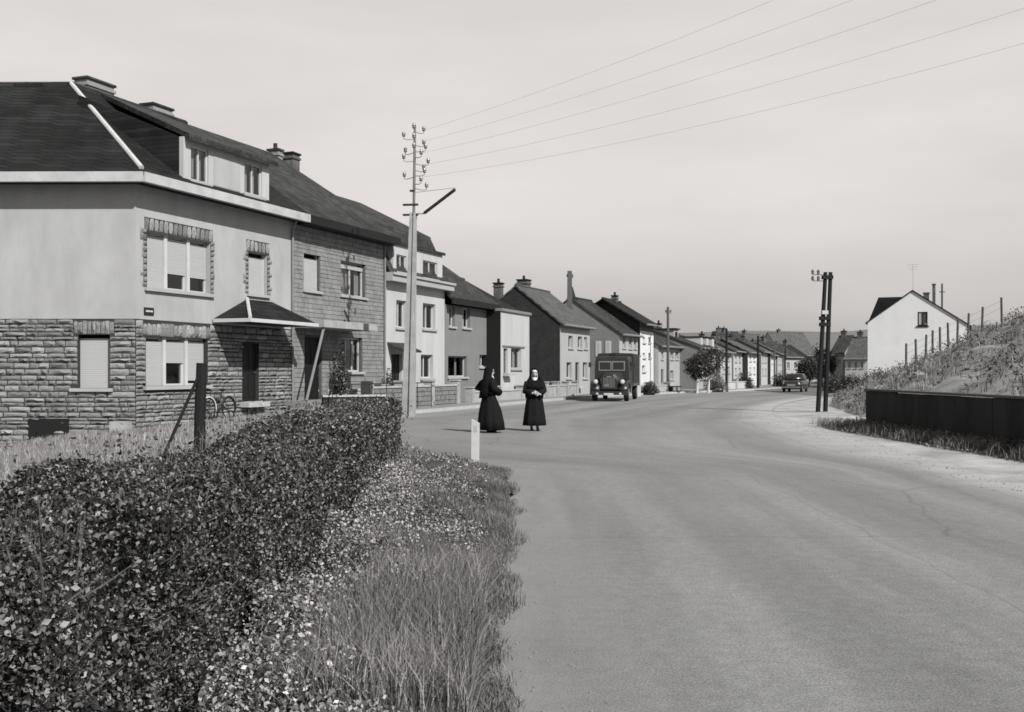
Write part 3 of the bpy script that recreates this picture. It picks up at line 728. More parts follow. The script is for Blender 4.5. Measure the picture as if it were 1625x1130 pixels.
# eave corner: offset of both walls
nl = Vector((math.sin(ang_l), -math.cos(ang_l)))
M2 = Matrix(((h1.n.x, h1.n.y), (nl.x, nl.y))); ec = M2.inverted() @ Vector((OV+h1.n.dot(A1), OV+nl.dot(A1)))
E0 = loc1(ec, zE); farL = loc1(ec+lw*14, zE); apL = loc1(apex+lw*14, zA)
UE = h1.L+.12
rm = MB(); rm.slab([E0, (UE, -OV, zE), (UE, ap[1], zA), ap], .12); rm.slab([farL, E0, ap, apL], .12)
back = 2*ap[1]+OV
rm.slab([(UE, back, zE), (ap[0]+3, back, zE), ap, (UE, ap[1], zA)], .12)
roof1 = h1.part('roof', rm, 'slate')
hip = MB(); e0 = Vector(E0); a0 = Vector(ap); e0.z += .0; hip.tube([e0.lerp(a0, .02)+Vector((0, 0, .03)), a0+Vector((0, 0, .03))], .075, 8); h1.part('hip_flashing', hip, 'white', roof1)
rc = MB(); rc.tube([ap, (UE, ap[1], zA)], .11, 6); rc.tube([ap, apL], .09, 6); h1.part('ridge_cap', rc, 'slate2', roof1)
fs = MB(); fs.box(E0[0]+.02, UE, -OV-.05, -OV+.12, zE-.30, zE-.02); h1.part('fascia', fs, 'fascia')
fs = MB(); i = len(fs.v); fs.box(0-3, 9+OV*.7, -OV-.05, -OV+.12, zE-.302, zE-.022); fs.v = [tfl(p) for p in fs.v]; h1.part('fascia', fs, 'fascia')
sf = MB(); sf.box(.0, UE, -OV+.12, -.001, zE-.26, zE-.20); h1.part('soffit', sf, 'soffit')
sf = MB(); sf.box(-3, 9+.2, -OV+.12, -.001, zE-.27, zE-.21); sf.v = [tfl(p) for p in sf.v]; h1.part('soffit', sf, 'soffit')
# dormer
DY = -.36; du0, du1 = h1.u(291, .36), h1.u(427, .36); dz1 = h1.z(360, 236, .36)-.05; dz0 = zE-.05
dm = MB(); wA = h1.rect(303, 331, 234, 289, .36); wB = h1.rect(388, 416, 260, 310, .36)
wallgrid(dm, [wA, wB], du0, du1, dz0, dz1, DY, .15)
dmo = h1.part('dormer', dm, 'whitewall')
pn = MB()
for xc in (du0-.03, du1-.12): ck = MB(); ck.prism([(xc, DY+.16, dz0), (xc, 3.6, dz0), (xc, 3.6, dz1+1.6), (xc, DY+.16, dz1)], (.15, 0, 0)); h1.part('dormer_cheek', ck, 'slate', dmo)
pn.box(wA[1]+.25, wB[0]-.25, DY-.015, DY-.001, dz0+.25, dz1-.22); h1.part('panel', pn, 'plaster', dmo)
dr = MB(); dr.slab([(du0-.05, DY-.25, dz1+.06), (du1+.2, DY-.25, dz1+.06), (du1+.2, ap[1], zA+.06), (ap[0]+1.3, ap[1], zA+.06)], .16); h1.part('dormer_roof', dr, 'slate2', dmo)
for r in (wA, wB): h1.window(r, y=DY, depth=.06, mull=1, cur=(.12, .42, .58, .88))
# chimneys behind the ridge
for px, D, ptop, wu, wy, pots in ((150, 37.0, 133, 1.3, .55, 0), (249, 40.5, 172, 1.1, .55, 0), (437, 46.6, 240, .35, .5, 1)):
    p = pt(px, D); q = loc1(p); zt = EYE+(HY-ptop)*D/FP; h1.chimney(q[0], q[1], 8.5, zt, wu, wy, roof1, 'chimp', 'slate2', pots)
# door canopy with a small hipped roof
CW = 1.42; cu0, cu1 = h1.u(397, CW), h1.u(503, CW); cz = h1.z(397, 505, CW); cr0, cr1 = h1.u(391), h1.u(431); czr = h1.z(410, 477)
cm = MB(); cm.slab([(cu0, -CW, cz), (cu1, -CW, cz), (cr1, -.02, czr), (cr0, -.02, czr)], .06); cm.slab([(cu0, -.02, cz), (cu0, -CW, cz), (cr0, -.02, czr)], .06); cm.slab([(cu1, -CW, cz), (cu1, -.02, cz), (cr1, -.02, czr)], .06)
cn = h1.part('canopy', cm, 'slate')
ce = MB(); ce.box(cu0-.04, cu1+.04, -CW-.05, -CW+.04, cz-.11, cz+.005); ce.box(cu0-.04, cu0+.05, -CW+.04, -.05, cz-.11, cz+.005); ce.box(cu1-.05, cu1+.04, -CW+.04, -.05, cz-.11, cz+.005); h1.part('canopy_edge', ce, 'white', cn)
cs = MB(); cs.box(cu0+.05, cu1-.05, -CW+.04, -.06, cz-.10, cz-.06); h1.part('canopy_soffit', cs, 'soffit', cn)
ch = MB(); ch.tube([(cu0, -CW, cz+.03), (cr0, -.03, czr+.02)], .06, 6); h1.part('canopy_hip', ch, 'white', cn)

# ---- house two: dressed stone
A2 = B1+TT*0.02; uX = None
h2 = House('stone_house', 'two storey grey dressed stone house with dark eave and flat door slab', A2, A2+TT*7.1)
z2 = h2.z(540, 362)
s_u = h2.rect(482, 508, 404, 461); w_u = h2.rect(541, 580, 416, 470); w_l = h2.rect(543, 575, 536, 590); d2 = h2.rect(483, 511, 535, 622); d2[2] = .45
h2.walls(-.6, z2, 9.0, [s_u, w_u, w_l, d2], 'mortar2', y0=.03)
st = MB(); 
def p2(u, z, l, h): 
    j = random.uniform(0, .022); g_ = .008; st.box(u-l/2+g_, u+l/2-g_, .0-j, .04, z-h/2+g_, z+h/2-g_)
courses(-.2, z2, 0, h2.L, [s_u, w_u, w_l, d2], p2, hmin=.14, hmax=.19, lmin=.28, lmax=.55)
tag(h2.part('stonework', st, 'stone2'), kind='stuff')
h2.shutter(s_u); h2.window(w_u, blind=.22, cur=(0, .5, .8, 1)); h2.window(w_l, cur=(.05, .3, .5, .95), mull=2); h2.door(d2)
rm2 = MB(); U2 = h2.L+.25; hipu = h2.u(430, -ap[1]) ; hipu = min(h2.L-1.2, hipu)
rm2.slab([(.10, -OV, zE), (U2, -OV, zE), (hipu, ap[1], zA), (.10, ap[1], zA)], .12); rm2.slab([(U2, -OV, zE), (U2, 2*ap[1]+OV, zE), (hipu, ap[1], zA)], .12)
rm2.slab([(U2, 2*ap[1]+OV, zE), (.10, 2*ap[1]+OV, zE), (.10, ap[1], zA), (hipu, ap[1], zA)], .12)
roof2 = h2.part('roof', rm2, 'slate2')
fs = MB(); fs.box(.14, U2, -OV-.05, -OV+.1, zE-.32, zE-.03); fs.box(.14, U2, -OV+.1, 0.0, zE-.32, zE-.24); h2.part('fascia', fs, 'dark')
h2.downpipe(h2.L-.05, .3, z2, 'zinc'); h1.downpipe(h1.L-.12, .5, SOF, 'zinc')
p = pt(461, 48.0); q2 = h2.u(461, -ap[1]-1.0); h2.chimney(q2, ap[1]+1.0, 9, EYE+(HY-245)*49/FP, .6, .6, roof2, 'chim', 'dark', 0)
# flat slab over the door with slanted post and glazed side
sz = h2.z(540, 520, .8); sb = MB(); sb.box(.05, h2.u(560, .2)+.1, -1.25, -.03, sz-.06, sz+.20); cslab = h2.part('door_slab', sb, 'concrete')
sp = MB(); pu_ = h2.u(514, 1.15); sp.tube([(pu_, -1.15, sz-.05), (pu_-1.1, -1.1, .6)], .05, 6); h2.part('slanted_post', sp, 'zinc', cslab)
ft = MB(); ft.box(pu_-1.3, pu_+1.6, -1.3, -.4, -.2, .58); h2.part('terrace', ft, 'pave')
rl = MB(); rl.tube([(-1.0, -2.2, 1.15), (h2.L, -2.2, 1.15)], .02, 6)
for k in range(7): rl.tube([(-1+k*(h2.L+1)/6, -2.2, .1), (-1+k*(h2.L+1)/6, -2.2, 1.15)], .018, 6)
h2.part('railing', rl, 'iron')

# ---- house three: white with mansard dormers
A3 = h2.B+TT*.05; h3 = House('white_house', 'tall white rendered house with mansard dormer behind the concrete lamp pole', A3, A3+TT*6.2)
zc = h3.z(660, 452); r3 = [h3.rect(671, 691, 482, 522), h3.rect(629, 645, 477, 520), h3.rect(668, 687, 563, 600), h3.rect(621, 638, 562, 612)]
h3.walls(-.4, zc, 9, r3, 'whitewall')
for r in r3[:3]: h3.window(r, cur=(.25, .45, .55, .8))
h3.door(r3[3])
ho = MB(); ho.slab([(r3[3][0]-.4, -.8, r3[3][3]+.15), (r3[3][1]+.3, -.8, r3[3][3]+.15), (r3[3][1]+.3, 0, r3[3][3]+.5), (r3[3][0]-.4, 0, r3[3][3]+.5)], .08); h3.part('door_hood', ho, 'slate2')
co_ = MB(); co_.box(-.05, h3.L+.25, -.4, .0, zc-.06, zc+.20); co_.box(-.05, h3.L+.3, -.48, .0, zc+.20, zc+.30); h3.part('cornice', co_, 'cream')
mr3 = MB(); e3 = zc+.30; UR = h3.L+.05
for (ya, za_, yb, zb_) in ((-.30, e3, .75, e3+2.25), (.75, e3+2.25, 4.5, e3+4.1)): mr3.slab([(-.02, ya, za_), (UR, ya, za_), (UR-.1, yb, zb_), (-.02, yb, zb_)], .12)
mr3.slab([(UR-.1, 4.5, e3+4.1), (-.02, 4.5, e3+4.1), (-.02, 9.2, e3), (UR, 9.2, e3)], .12); mr3.prism([(UR-.12, -.1, e3-.3), (UR-.12, 9, e3-.3), (UR-.12, 4.5, e3+4.0), (UR-.12, .75, e3+2.15)], (-.2, 0, 0)); roof3 = h3.part('roof', mr3, 'slate2')
d0, d1 = h3.u(624, .2), h3.u(702, .2); zt = h3.z(660, 394, .2); wa, wb = h3.rect(629, 645, 405, 432, .2), h3.rect(671, 694, 415, 442, .2)
dm = MB(); wallgrid(dm, [wa, wb], d0, d1, zc+.31, zt, -.2, .15); dm.box(d0, d0+.15, -.05, 2.0, zc+.31, zt); dm.box(d1-.15, d1, -.05, 2.0, zc+.31, zt); dmo = h3.part('dormer', dm, 'whitewall')
dr = MB(); dr.slab([(d0-.1, -.32, zt+.08), (d1+.1, -.32, zt+.08), (d1+.1, 2.2, zt+.3), (d0-.1, 2.2, zt+.3)], .12); h3.part('dormer_roof', dr, 'slate2', dmo)
for r in (wa, wb): h3.window(r, y=-.2, depth=.06, cur=(.2, .4, .6, .8))

# ---- house four: grey render with shop window
A4 = h3.B+TT*.05; h4 = House('grey_house', 'grey rendered two storey house with wide dark ground floor window', A4, A4+TT*6.0)
z4 = h4.z(750, 489); r4 = [h4.rect(713, 722, 487, 518), h4.rect(734, 746, 489, 520), h4.rect(711, 741, 565, 598), h4.rect(761, 776, 563, 582)]
r4[0][0] = max(r4[0][0], .1); r4[2][0] = max(r4[2][0], .15)
h4.walls(-.4, z4, 8, r4, 'greywall'); h4.window(r4[0], cur=(.5, .9)); h4.window(r4[1], cur=(.3, .6)); h4.window(r4[2], cur=(.62, .75), mull=0, m='fascia'); h4.window(r4[3], cur=(.1, .3, .6, .9))
roof4, e4 = h4.gable_roof(z4+.62, z4+3.5, 8, 'slate2', oh=.4, hip=(0, .8), side=.1)
fs = MB(); fs.box(-.05, h4.L+.15, -.46, -.36, e4-.32, e4-.02); h4.part('fascia', fs, 'dark'); h4.downpipe(h4.L-.1, .2, z4-.1, 'cream')
# ---- house five: white house standing forward
A5 = pt(795, 56.0); B5 = pt(840, 60.5); h5 = House('forward_white_house', 'narrow plain white house standing forward with dark side wall', A5, B5)
z5 = h5.z(818, 497); r5 = [h5.rect(799, 806, 553, 592), h5.rect(811, 827, 553, 585)]
h5.walls(-.3, z5, 6.0, r5, 'whitewall', th=.25)
sd = MB(); sd.box(-.012, -.002, .02, 6.0, -.3, z5); h5.part('side_cladding', sd, 'dark')
h5.door(r5[0], 'greywood'); h5.window(r5[1], cur=(.1, .4, .6, .9), m='cream')
bd = MB(); bd.box(-.05, h5.L+.12, -.1, .3, z5, z5+.14); h5.part('coping', bd, 'zinc')
roof5, _ = h5.gable_roof(z5+.1, z5+2.0, 6.5, 'slate', oh=.0, hip=(0, 1.6), y0=.3, u0=-.2)
h5.chimney(h5.u(791, -4.5), 4.5, z5+1.2, EYE+(HY-430)*60/FP, .5, .5, roof5, 'chim', 'dark', 1)
for zz in (h5.z(818, 552),):
    lb = MB(); lb.box(h5.u(797), h5.u(832), -.06, -.002, zz+.02, zz+.10); h5.part('string_course', lb, 'zinc')
# ---- generic row houses
def row(name, label, xa, Da, xb, Db, ye, rise, dep, wallm, roofm, wins=(), chim=(), gable=True, gwins=(), oh=.3, group=None, gwm='white', sidem=None, hip=(0, 0), zb=-.4, side=.12):
    h = House(name, label, pt(xa, Da), pt(xb, Db), 'house', group); ze = h.z((xa+xb)/2, ye); rs = []
    for (a, b, c, d_, k) in wins: rs.append((h.rect(a, b, c, d_), k))
    h.walls(zb, ze, dep, [r for r, k in rs], wallm, gable=None if hip[0] else (ze+rise-.1, dep/2))
    if sidem:
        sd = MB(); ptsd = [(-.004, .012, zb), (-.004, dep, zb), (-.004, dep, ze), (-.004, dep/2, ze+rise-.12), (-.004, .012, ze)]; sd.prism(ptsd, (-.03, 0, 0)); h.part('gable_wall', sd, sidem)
    for r, k in rs:
        if k == 'd': h.door(r, 'dark')
        elif k == 's': h.shutter(r)
        else: h.window(r, cur=(.05, .35, .65, .95) if k == 'w' else (.2, .4))
    rf, e = h.gable_roof(ze+.06, ze+rise, dep, roofm, oh=oh, hip=hip, side=side)
    h.gutter(e-.02, -.1, h.L+.1, -oh-.06)
    for (uf, yf, hh, wu) in chim: h.chimney(h.L*uf, dep*yf, ze+rise-1.2, ze+rise+hh, wu, wu*.9, rf, 'chim', 'dark', 1)
    for (yf, z0, z1, wd) in gwins:                                           # windows on the gable that faces the camera
        f = MB(); y0_, y1_ = dep*yf-wd/2, dep*yf+wd/2; f.box(-.075, -.036, y0_, y1_, z0, z1); g_ = h.part('gable_window', f, gwm)
        p_ = MB(); p_.box(-.082, -.076, y0_+.12, y1_-.12, z0+.12, z1-.12); h.part('pane', p_, 'blind' if gwm == 'white' else 'glass', g_)
    return h, rf, ze
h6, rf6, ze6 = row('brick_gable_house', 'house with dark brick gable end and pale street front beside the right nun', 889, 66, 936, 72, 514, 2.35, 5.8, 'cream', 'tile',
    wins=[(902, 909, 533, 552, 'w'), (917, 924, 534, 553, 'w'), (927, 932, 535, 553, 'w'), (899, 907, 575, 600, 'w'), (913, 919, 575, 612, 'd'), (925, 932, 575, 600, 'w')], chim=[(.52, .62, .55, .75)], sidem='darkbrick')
h7, rf7, ze7 = row('grey_gable_house', 'house with broad grey gable carrying two pale windows behind the lorry', 983, 76, 1012, 80, 529, 2.6, 7.4, 'cream', 'slate2',
    wins=[(988, 993, 535, 552, 'w'), (998, 1003, 536, 553, 'w'), (1006, 1010, 537, 553, 'w'), (996, 1003, 580, 600, 'w')], sidem='greywall', gwins=[(.11, 2.7, 3.8, .42), (.21, 2.7, 3.8, .42)])
q = MB(); D7 = 78.5; p7 = pt(910, D7); hh = House.u; 
u7 = 0.15; zt7 = EYE+(HY-457)*D7/FP; h7.chimney(u7+.3, 3.75, ze7+2.0, zt7-.9, .55, .5, rf7, 'dark', 'dark', 0)
q.lathe((u7+.3, 3.75, zt7-.82), [(.32, 0), (.2, .35), (.05, .85)], 8); h7.part('chimney_cowl', q, 'dark', rf7)
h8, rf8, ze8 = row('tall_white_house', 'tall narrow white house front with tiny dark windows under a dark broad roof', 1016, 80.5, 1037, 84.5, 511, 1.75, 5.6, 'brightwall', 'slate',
    wins=[(1020, 1024, 535, 544, 'n'), (1029, 1032, 535, 544, 'n'), (1020, 1024, 560, 568, 'n'), (1029, 1032, 560, 568, 'n'), (1019, 1024, 580, 590, 'n')], sidem='darkbrick', oh=.55, side=.5, chim=[(.7, .5, .35, .45)])  # dark brick side stands in for a gable wall in shade
fz = MB(); fz.box(-.02, h8.L+.02, -.05, -.003, h8.z(1026, 526), ze8-.02); h8.part('top_band', fz, 'midwall')  # mid grey band across the top of the front
h9, rf9, ze9 = row('pale_dormer_house', 'pale house front with roof dormer behind the slim street pole', 1045, 84.5, 1081, 90, 549, 2.0, 8, 'cream', 'slate2',
    wins=[(1049, 1053, 558, 570, 'w'), (1064, 1069, 558, 570, 'w'), (1072, 1077, 558, 570, 'w'), (1064, 1069, 588, 602, 'w'), (1049, 1053, 586, 608, 'd')], chim=[(.8, .6, .4, .5)])
dz = MB(); uu = h9.u(1073, -.8); dz.box(uu-.6, uu+.6, .8, 3.0, ze9+.3, ze9+1.5); dmo = h9.part('dormer', dz, 'cream'); dz = MB(); dz.box(uu-.35, uu+.35, .78, .8, ze9+.5, ze9+1.3); h9.part('dormer_window', dz, 'dark', dmo); dz = MB(); dz.box(uu-.75, uu+.75, .65, 3.1, ze9+1.5, ze9+1.6); h9.part('dormer_roof', dz, 'slate', dmo)
h10, rf10, ze10 = row('plain_gable_house', 'plain grey gabled house rising behind the two round trees', 1107, 89, 1136, 94.5, 552, 1.7, 8.6, 'cream', 'slate2',
    wins=[(1113, 1118, 560, 572, 'w'), (1124, 1129, 560, 572, 'w'), (1112, 1117, 590, 602, 'w')], sidem='greywall', chim=[(.5, .5, .4, .45)])
for px in (1112, 1121, 1130):
    uu = h10.u(px, -.7); dz = MB(); dz.box(uu-.32, uu+.32, .6, 2.4, ze10+.2, ze10+.95); dmo = h10.part('dormer', dz, 'whitewall'); dz = MB(); dz.box(uu-.4, uu+.4, .5, 2.5, ze10+.95, ze10+1.02); h10.part('dormer_roof', dz, 'slate', dmo)
far = [
 ('far_row_house', 'first pale far row house, behind the thicker far pole', 1143, 96, 1161, 101, 558, 1.5, 'whitewall', 'tile', 'midwall'),
 ('far_row_house', 'second pale far row house, just right of the thicker far pole', 1164, 101.5, 1178, 107, 560, 1.5, 'whitewall', 'slate2', 'greywall'),
 ('far_row_house', 'white far row house with dark side wall, just left of the thinner far pole', 1187, 107, 1201, 114, 559, 1.6, 'brightwall', 'tile', 'darkbrick'),
 ('far_row_house', 'pale far row house just right of the thinner far pole', 1208, 115, 1218, 122, 561, 1.6, 'whitewall', 'slate2', 'midwall'),
 ('far_row_house', 'white sliver of a far row house with dark gable', 1223, 122, 1231, 130, 563, 1.6, 'brightwall', 'tile', 'darkbrick'),
 ('far_row_house', 'last narrow pale house before the road end', 1234, 130, 1241, 139, 564, 1.6, 'whitewall', 'tile', 'midwall')]
for i, (nm, lb, xa, Da, xb, Db, ye, rise, wm, rm_, sd) in enumerate(far):
    wv = []; wpx = (xb-xa)
    for f in (.18, .62):
        for (ya, yb) in ((ye+6, ye+14), (ye+24, ye+34)): wv.append((xa+wpx*f, xa+wpx*(f+.2), ya, yb, 'n'))
    row(nm, lb, xa, Da, xb, Db, ye-(3 if i % 2 else 0), rise*.85, 5.2, wm, rm_, wins=wv, chim=[(.8, .5, .35, .45)], sidem=sd, group='pale row houses at the far bend')
row('end_house', 'grey wide house closing the view above the far car', 1245, 150, 1271, 153, 566, 2.2, 8, 'cream', 'slate2', wins=[(1249, 1253, 575, 585, 'n'), (1260, 1264, 575, 585, 'n'), (1255, 1259, 592, 604, 'n')], chim=[(.2, .5, .6, .6)])
row('end_house', 'small pale house closing the view, left of the double wooden pole', 1274, 158, 1296, 164, 574, 2.6, 8, 'cream', 'slate', wins=[(1279, 1283, 580, 588, 'n'), (1287, 1291, 580, 588, 'n')], chim=[(.6, .5, .6, .6)])
for (nm, lb, xa, Da, xb, Db, ye, rise, wm, rm_) in [
  ('background_house', 'dark roofed house high behind the far row, left one', 1140, 150, 1170, 150, 552, 2.4, 'cream', 'slate2'),
  ('background_house', 'wide roof behind the far row between the far poles', 1172, 165, 1202, 168, 552, 2.6, 'whitewall', 'slate2'),
  ('background_house', 'steep roofed house behind the far row, right of the thinner far pole', 1205, 175, 1238, 180, 556, 2.8, 'cream', 'tile'),
  ('background_house', 'long pale roofed house below the hill', 1240, 210, 1296, 214, 562, 4.4, 'cream', 'tile')]:
    row(nm, lb, xa, Da, xb, Db, ye, rise, 8, wm, rm_, chim=[(.3, .5, .5, .6)])
town = [(1350, 1362, 250, 553, 'tiny white house high over the roofs beside the white gable')]
for k, (xa, xb, D_, ye, lb) in enumerate(town):
    row('town_house', lb, xa, D_, xb, D_+(4 if k % 2 else -3), ye+3, 1.6, 6, 'brightwall', 'slate2' if k % 2 else 'tile', wins=[(xa+(xb-xa)*.2, xa+(xb-xa)*.42, ye+8, ye+15, 'n'), (xa+(xb-xa)*.6, xa+(xb-xa)*.82, ye+8, ye+15, 'n')], chim=[(.5, .5, .5, .6)])
for (nm, lb, xa, Da, xb, Db, ye, rise, wm, rm_, wv) in [
  ('right_far_house', 'far pale house with two windows just right of the double wooden pole', 1317, 136, 1338, 135, 562, 2.4, 'cream', 'slate2', [(1322, 1326, 570, 580, 'n'), (1330, 1334, 570, 580, 'n')]),
  ('right_far_house', 'far house with wide tiled roof touching the white gable', 1341, 130, 1378, 128.5, 568, 2.6, 'whitewall', 'tile', [(1346, 1350, 574, 584, 'n'), (1356, 1360, 574, 584, 'n'), (1366, 1370, 574, 584, 'n')])]:
    row(nm, lb, xa, Da, xb, Db, ye, rise, 7.5, wm, rm_, wins=wv, chim=[(.3, .5, .6, .6)])

# ---- white gabled house on the right
hw = House('white_gabled_house', 'white house with plain gable and single small window above the embankment', pt(1377, 100), pt(1537, 96.6)); wr = hw.root
ww = hw.L; zl_ = hw.z(1377, 511); zr_ = hw.z(1537, 516); za = hw.z(1448, 462); xa_ = hw.u(1448); w0, w1, wz0, wz1 = hw.rect(1456, 1472, 495, 517); zm_ = min(zl_, zr_)
gm = MB(); wallgrid(gm, [[w0, w1, wz0, wz1]], 0, ww, -.5, zm_, 0, .3)
def topz(x): return zl_+(za-zl_)*x/xa_ if x < xa_ else za+(zr_-za)*(x-xa_)/(ww-xa_)
xs_ = sorted([0, w0, w1, xa_, ww])
for a, b in zip(xs_, xs_[1:]): zb0 = wz1 if a == w0 else zm_; gm.prism([(a, 0, zb0), (b, 0, zb0), (b, 0, topz(b)), (a, 0, topz(a))], (0, .3, 0))
gm.box(0, .3, .3, 11, -.5, zm_); gm.box(ww-.3, ww, .3, 11, -.5, zm_); gm.box(.3, ww-.3, 10.7, 11, -.5, zm_); gm.build('wall', 'brightwall', wr)
rfm = MB(); rfm.slab([(-.2, -.12, zl_-.06), (xa_, -.12, za+.12), (xa_, 11.2, za+.12), (-.2, 11.2, zl_-.06)], .12); rfm.slab([(xa_, -.12, za+.12), (ww+.25, -.12, zr_-.06), (ww+.25, 11.2, zr_-.06), (xa_, 11.2, za+.12)], .12); rfw = rfm.build('roof', 'slate', wr)
dw = MB(); yq = 3.0; dw.prism([(hw.u(1379, -yq), yq, hw.z(1379, 508, -yq)), (hw.u(1394, -yq), yq, hw.z(1394, 472, -yq)), (hw.u(1436, -yq), yq, hw.z(1436, 471, -yq)), (hw.u(1436, -yq), yq, hw.z(1436, 500, -yq))], (.3, 5, 0)); dw.build('side_dormer', 'slate', wr)
wf = MB(); f = .11
for bx_ in ((w0, w1, wz0, wz0+f), (w0, w1, wz1-f, wz1), (w0, w0+f, wz0+f, wz1-f), (w1-f, w1, wz0+f, wz1-f), ((w0+w1)/2-.05, (w0+w1)/2+.05, wz0+f, wz1-f)): wf.box(bx_[0], bx_[1], .05, .12, bx_[2], bx_[3])
wfo = wf.build('window', 'dark', wr); q = MB(); q.box(w0+.05, w1-.05, .08, .09, wz0+.05, wz1-.05); q.build('pane', 'glass', wfo); q = MB(); q.box(w0-.1, w1+.1, -.08, .05, wz0-.12, wz0-.004); q.build('sill', 'dark', wfo); q = MB(); q.box(w0+.3, w1-.2, .2, .22, wz0+.1, wz1-.1); q.build('curtain', 'curtain', wfo)
for px, ptop, wd, yq in ((1470, 466, .5, 4), (1482, 452, .28, 6)):
    x = hw.u(px, -yq); z1 = hw.z(px, ptop, -yq); q = MB(); q.box(x-wd/2, x+wd/2, yq-wd/2, yq+wd/2, za-2.8, z1); q.box(x-wd/2-.06, x+wd/2+.06, yq-wd/2-.06, yq+wd/2+.06, z1, z1+.1); q.build('chimney', 'chim', rfw)
an = MB(); x = xa_; an.tube([(x, .8, za), (x, .8, za+2.6)], .012, 6)
for k in range(3): an.tube([(x-.5+.08*k, .8, za+2.5-.22*k), (x+.5-.08*k, .8, za+2.5-.22*k)], .008, 5)
an.build('roof_antenna', 'steel', rfw)

# ------------------------------------------------------------------ garden walls, gates along the pavement
def off_pt(i, dist): return offset(LKs, dist)[i]
def gwall(name, label, P, Q, h, m, th=.22, z0=.05, piers=True, cap=True, n=2):
    P = Vector(P); Q = Vector(Q); t = Q-P; r = thing(name, label, 'wall', (P.x, P.y, 0), math.atan2(t.y, t.x)); L = t.length
    MB().box(0, L, -th/2, th/2, z0, h).build('wall', m, r)
    if cap: MB().box(-.02, L+.02, -th/2-.04, th/2+.04, h+.002, h+.07).build('coping', 'kerb', r)
    if piers:
        for k in range(n): x = L*k/(n-1); MB().box(x-.17, x+.17, -.19, .19, z0, h+.22).box(x-.21, x+.21, -.23, .23, h+.222, h+.29).build('pier', 'concrete', r)
    return r
def kp(D, dist):
    x = edge_at(LKs, D); return (x-dist*.94, D+dist*.34)
# rubble wall before the white and grey houses
gw = gwall('rubble_wall', 'mottled rubble garden wall between the concrete pole and the left nun', kp(40.6, 1.9), kp(49.2, 1.9), .95, 'mortar', th=.3, n=4)
rb = MB(); L_ = (Vector(kp(49.2, 1.9))-Vector(kp(40.6, 1.9))).length
def prb(u, z, l, h): st_ = random.uniform(.01, .05); rb.box(u-l/2+.012, u+l/2-.012, -.15-st_, -.1, z-h/2+.012, z+h/2-.012)
courses(.15, .93, .2, L_-.2, [], prb, hmin=.14, hmax=.26, lmin=.18, lmax=.5); tag(rb.build('rubble_stones', 'stone', gw), kind='stuff')
gwall('low_front_wall', 'plain low pale wall before the forward white house', kp(50.6, 1.7), kp(57.5, 1.5), .6, 'cream', n=3)
gwall('low_front_wall', 'low pale wall with piers left of the lorry', kp(59.5, 1.4), kp(66.5, 1.4), .75, 'concrete', n=5)
gwall('low_front_wall', 'low wall before the pale dormer house near the slim street pole', kp(75.5, 1.6), kp(80.5, 1.6), .55, 'cream', n=3)
gwall('low_front_wall', 'low white wall beyond the two round trees', kp(86.5, 1.6), kp(95, 1.6), .7, 'whitewall', n=4)
gwall('yard_wall', 'low pale garden wall with thin rail before the stone house', (-7.9, 40.2), (-5.3, 43.4), .85, 'cream', n=2)
gwall('dark_yard_wall', 'low dark wall beside the foot of the concrete lamp pole', (-6.6, 37.3), (-4.55, 38.2), .72, 'tarwall', n=2, piers=False)
# gate post by the lorry
gp = thing('gate_post', 'tall slim white post on the pavement just behind the lorry', 'post', (pt(1014, 70).x, 70, 0)); MB().box(-.11, .11, -.11, .11, 0, 2.6).build('shaft', 'white', gp); MB().box(-.14, .14, -.14, .14, 2.6, 2.68).build('cap', 'concrete', gp)
# low dark planter boxes
pb = thing('planter_box', 'small dark planter with two openings on the pavement past the slim pole', 'planter', (pt(1071, 79).x, 79, .13), R(35)); MB().box(-.45, .45, -.2, .2, 0, .42).build('box', 'wood', pb)
for x in (-.22, .22): MB().box(x-.15, x+.15, -.215, -.2, .08, .34).build('opening', 'zinc', pb)

# ------------------------------------------------------------------ poles and wires
def insulator(mb, p, s=1.0): mb.lathe(p, [(.03*s, 0), (.055*s, .02*s), (.05*s, .07*s), (.06*s, .09*s), (.045*s, .14*s), (.02*s, .16*s)], 8)
D1_ = 38.6; P1 = pt(648, D1_); k1 = D1_/FP
lp = thing('lamp_pole', 'tall pale concrete pole with many insulators and slanted street lamp', 'utility pole', (P1.x, P1.y, 0), R(-8))
zt1 = EYE+(HY-338)*k1; ztop = EYE+(HY-200)*k1; lean = (656-648)*k1
mb = MB()
for sx in (-1, 1):                                                         # two legs of the concrete mast joined by a recessed web
    mb.rings([[(lean*f+sx*(w_*.32)-a_*.5*w_*.36, -b_, z) for a_, b_ in ((-1, -w_*.5), (1, -w_*.5), (1, w_*.5), (-1, w_*.5))] for f, w_, z in ((0, .44, -.3), (1, .22, zt1))])
mb.rings([[(lean*f-a_*.5*w_*.5, -b_, z) for a_, b_ in ((-1, -w_*.3), (1, -w_*.3), (1, w_*.3), (-1, w_*.3))] for f, w_, z in ((0, .44, -.3), (1, .22, zt1-.03))])
mb.build('concrete_shaft', 'concrete', lp)
MB().tube([(lean, 0, zt1-1.6), (lean+.06, 0, ztop)], [.055, .045], 8).build('steel_mast', 'steel', lp)
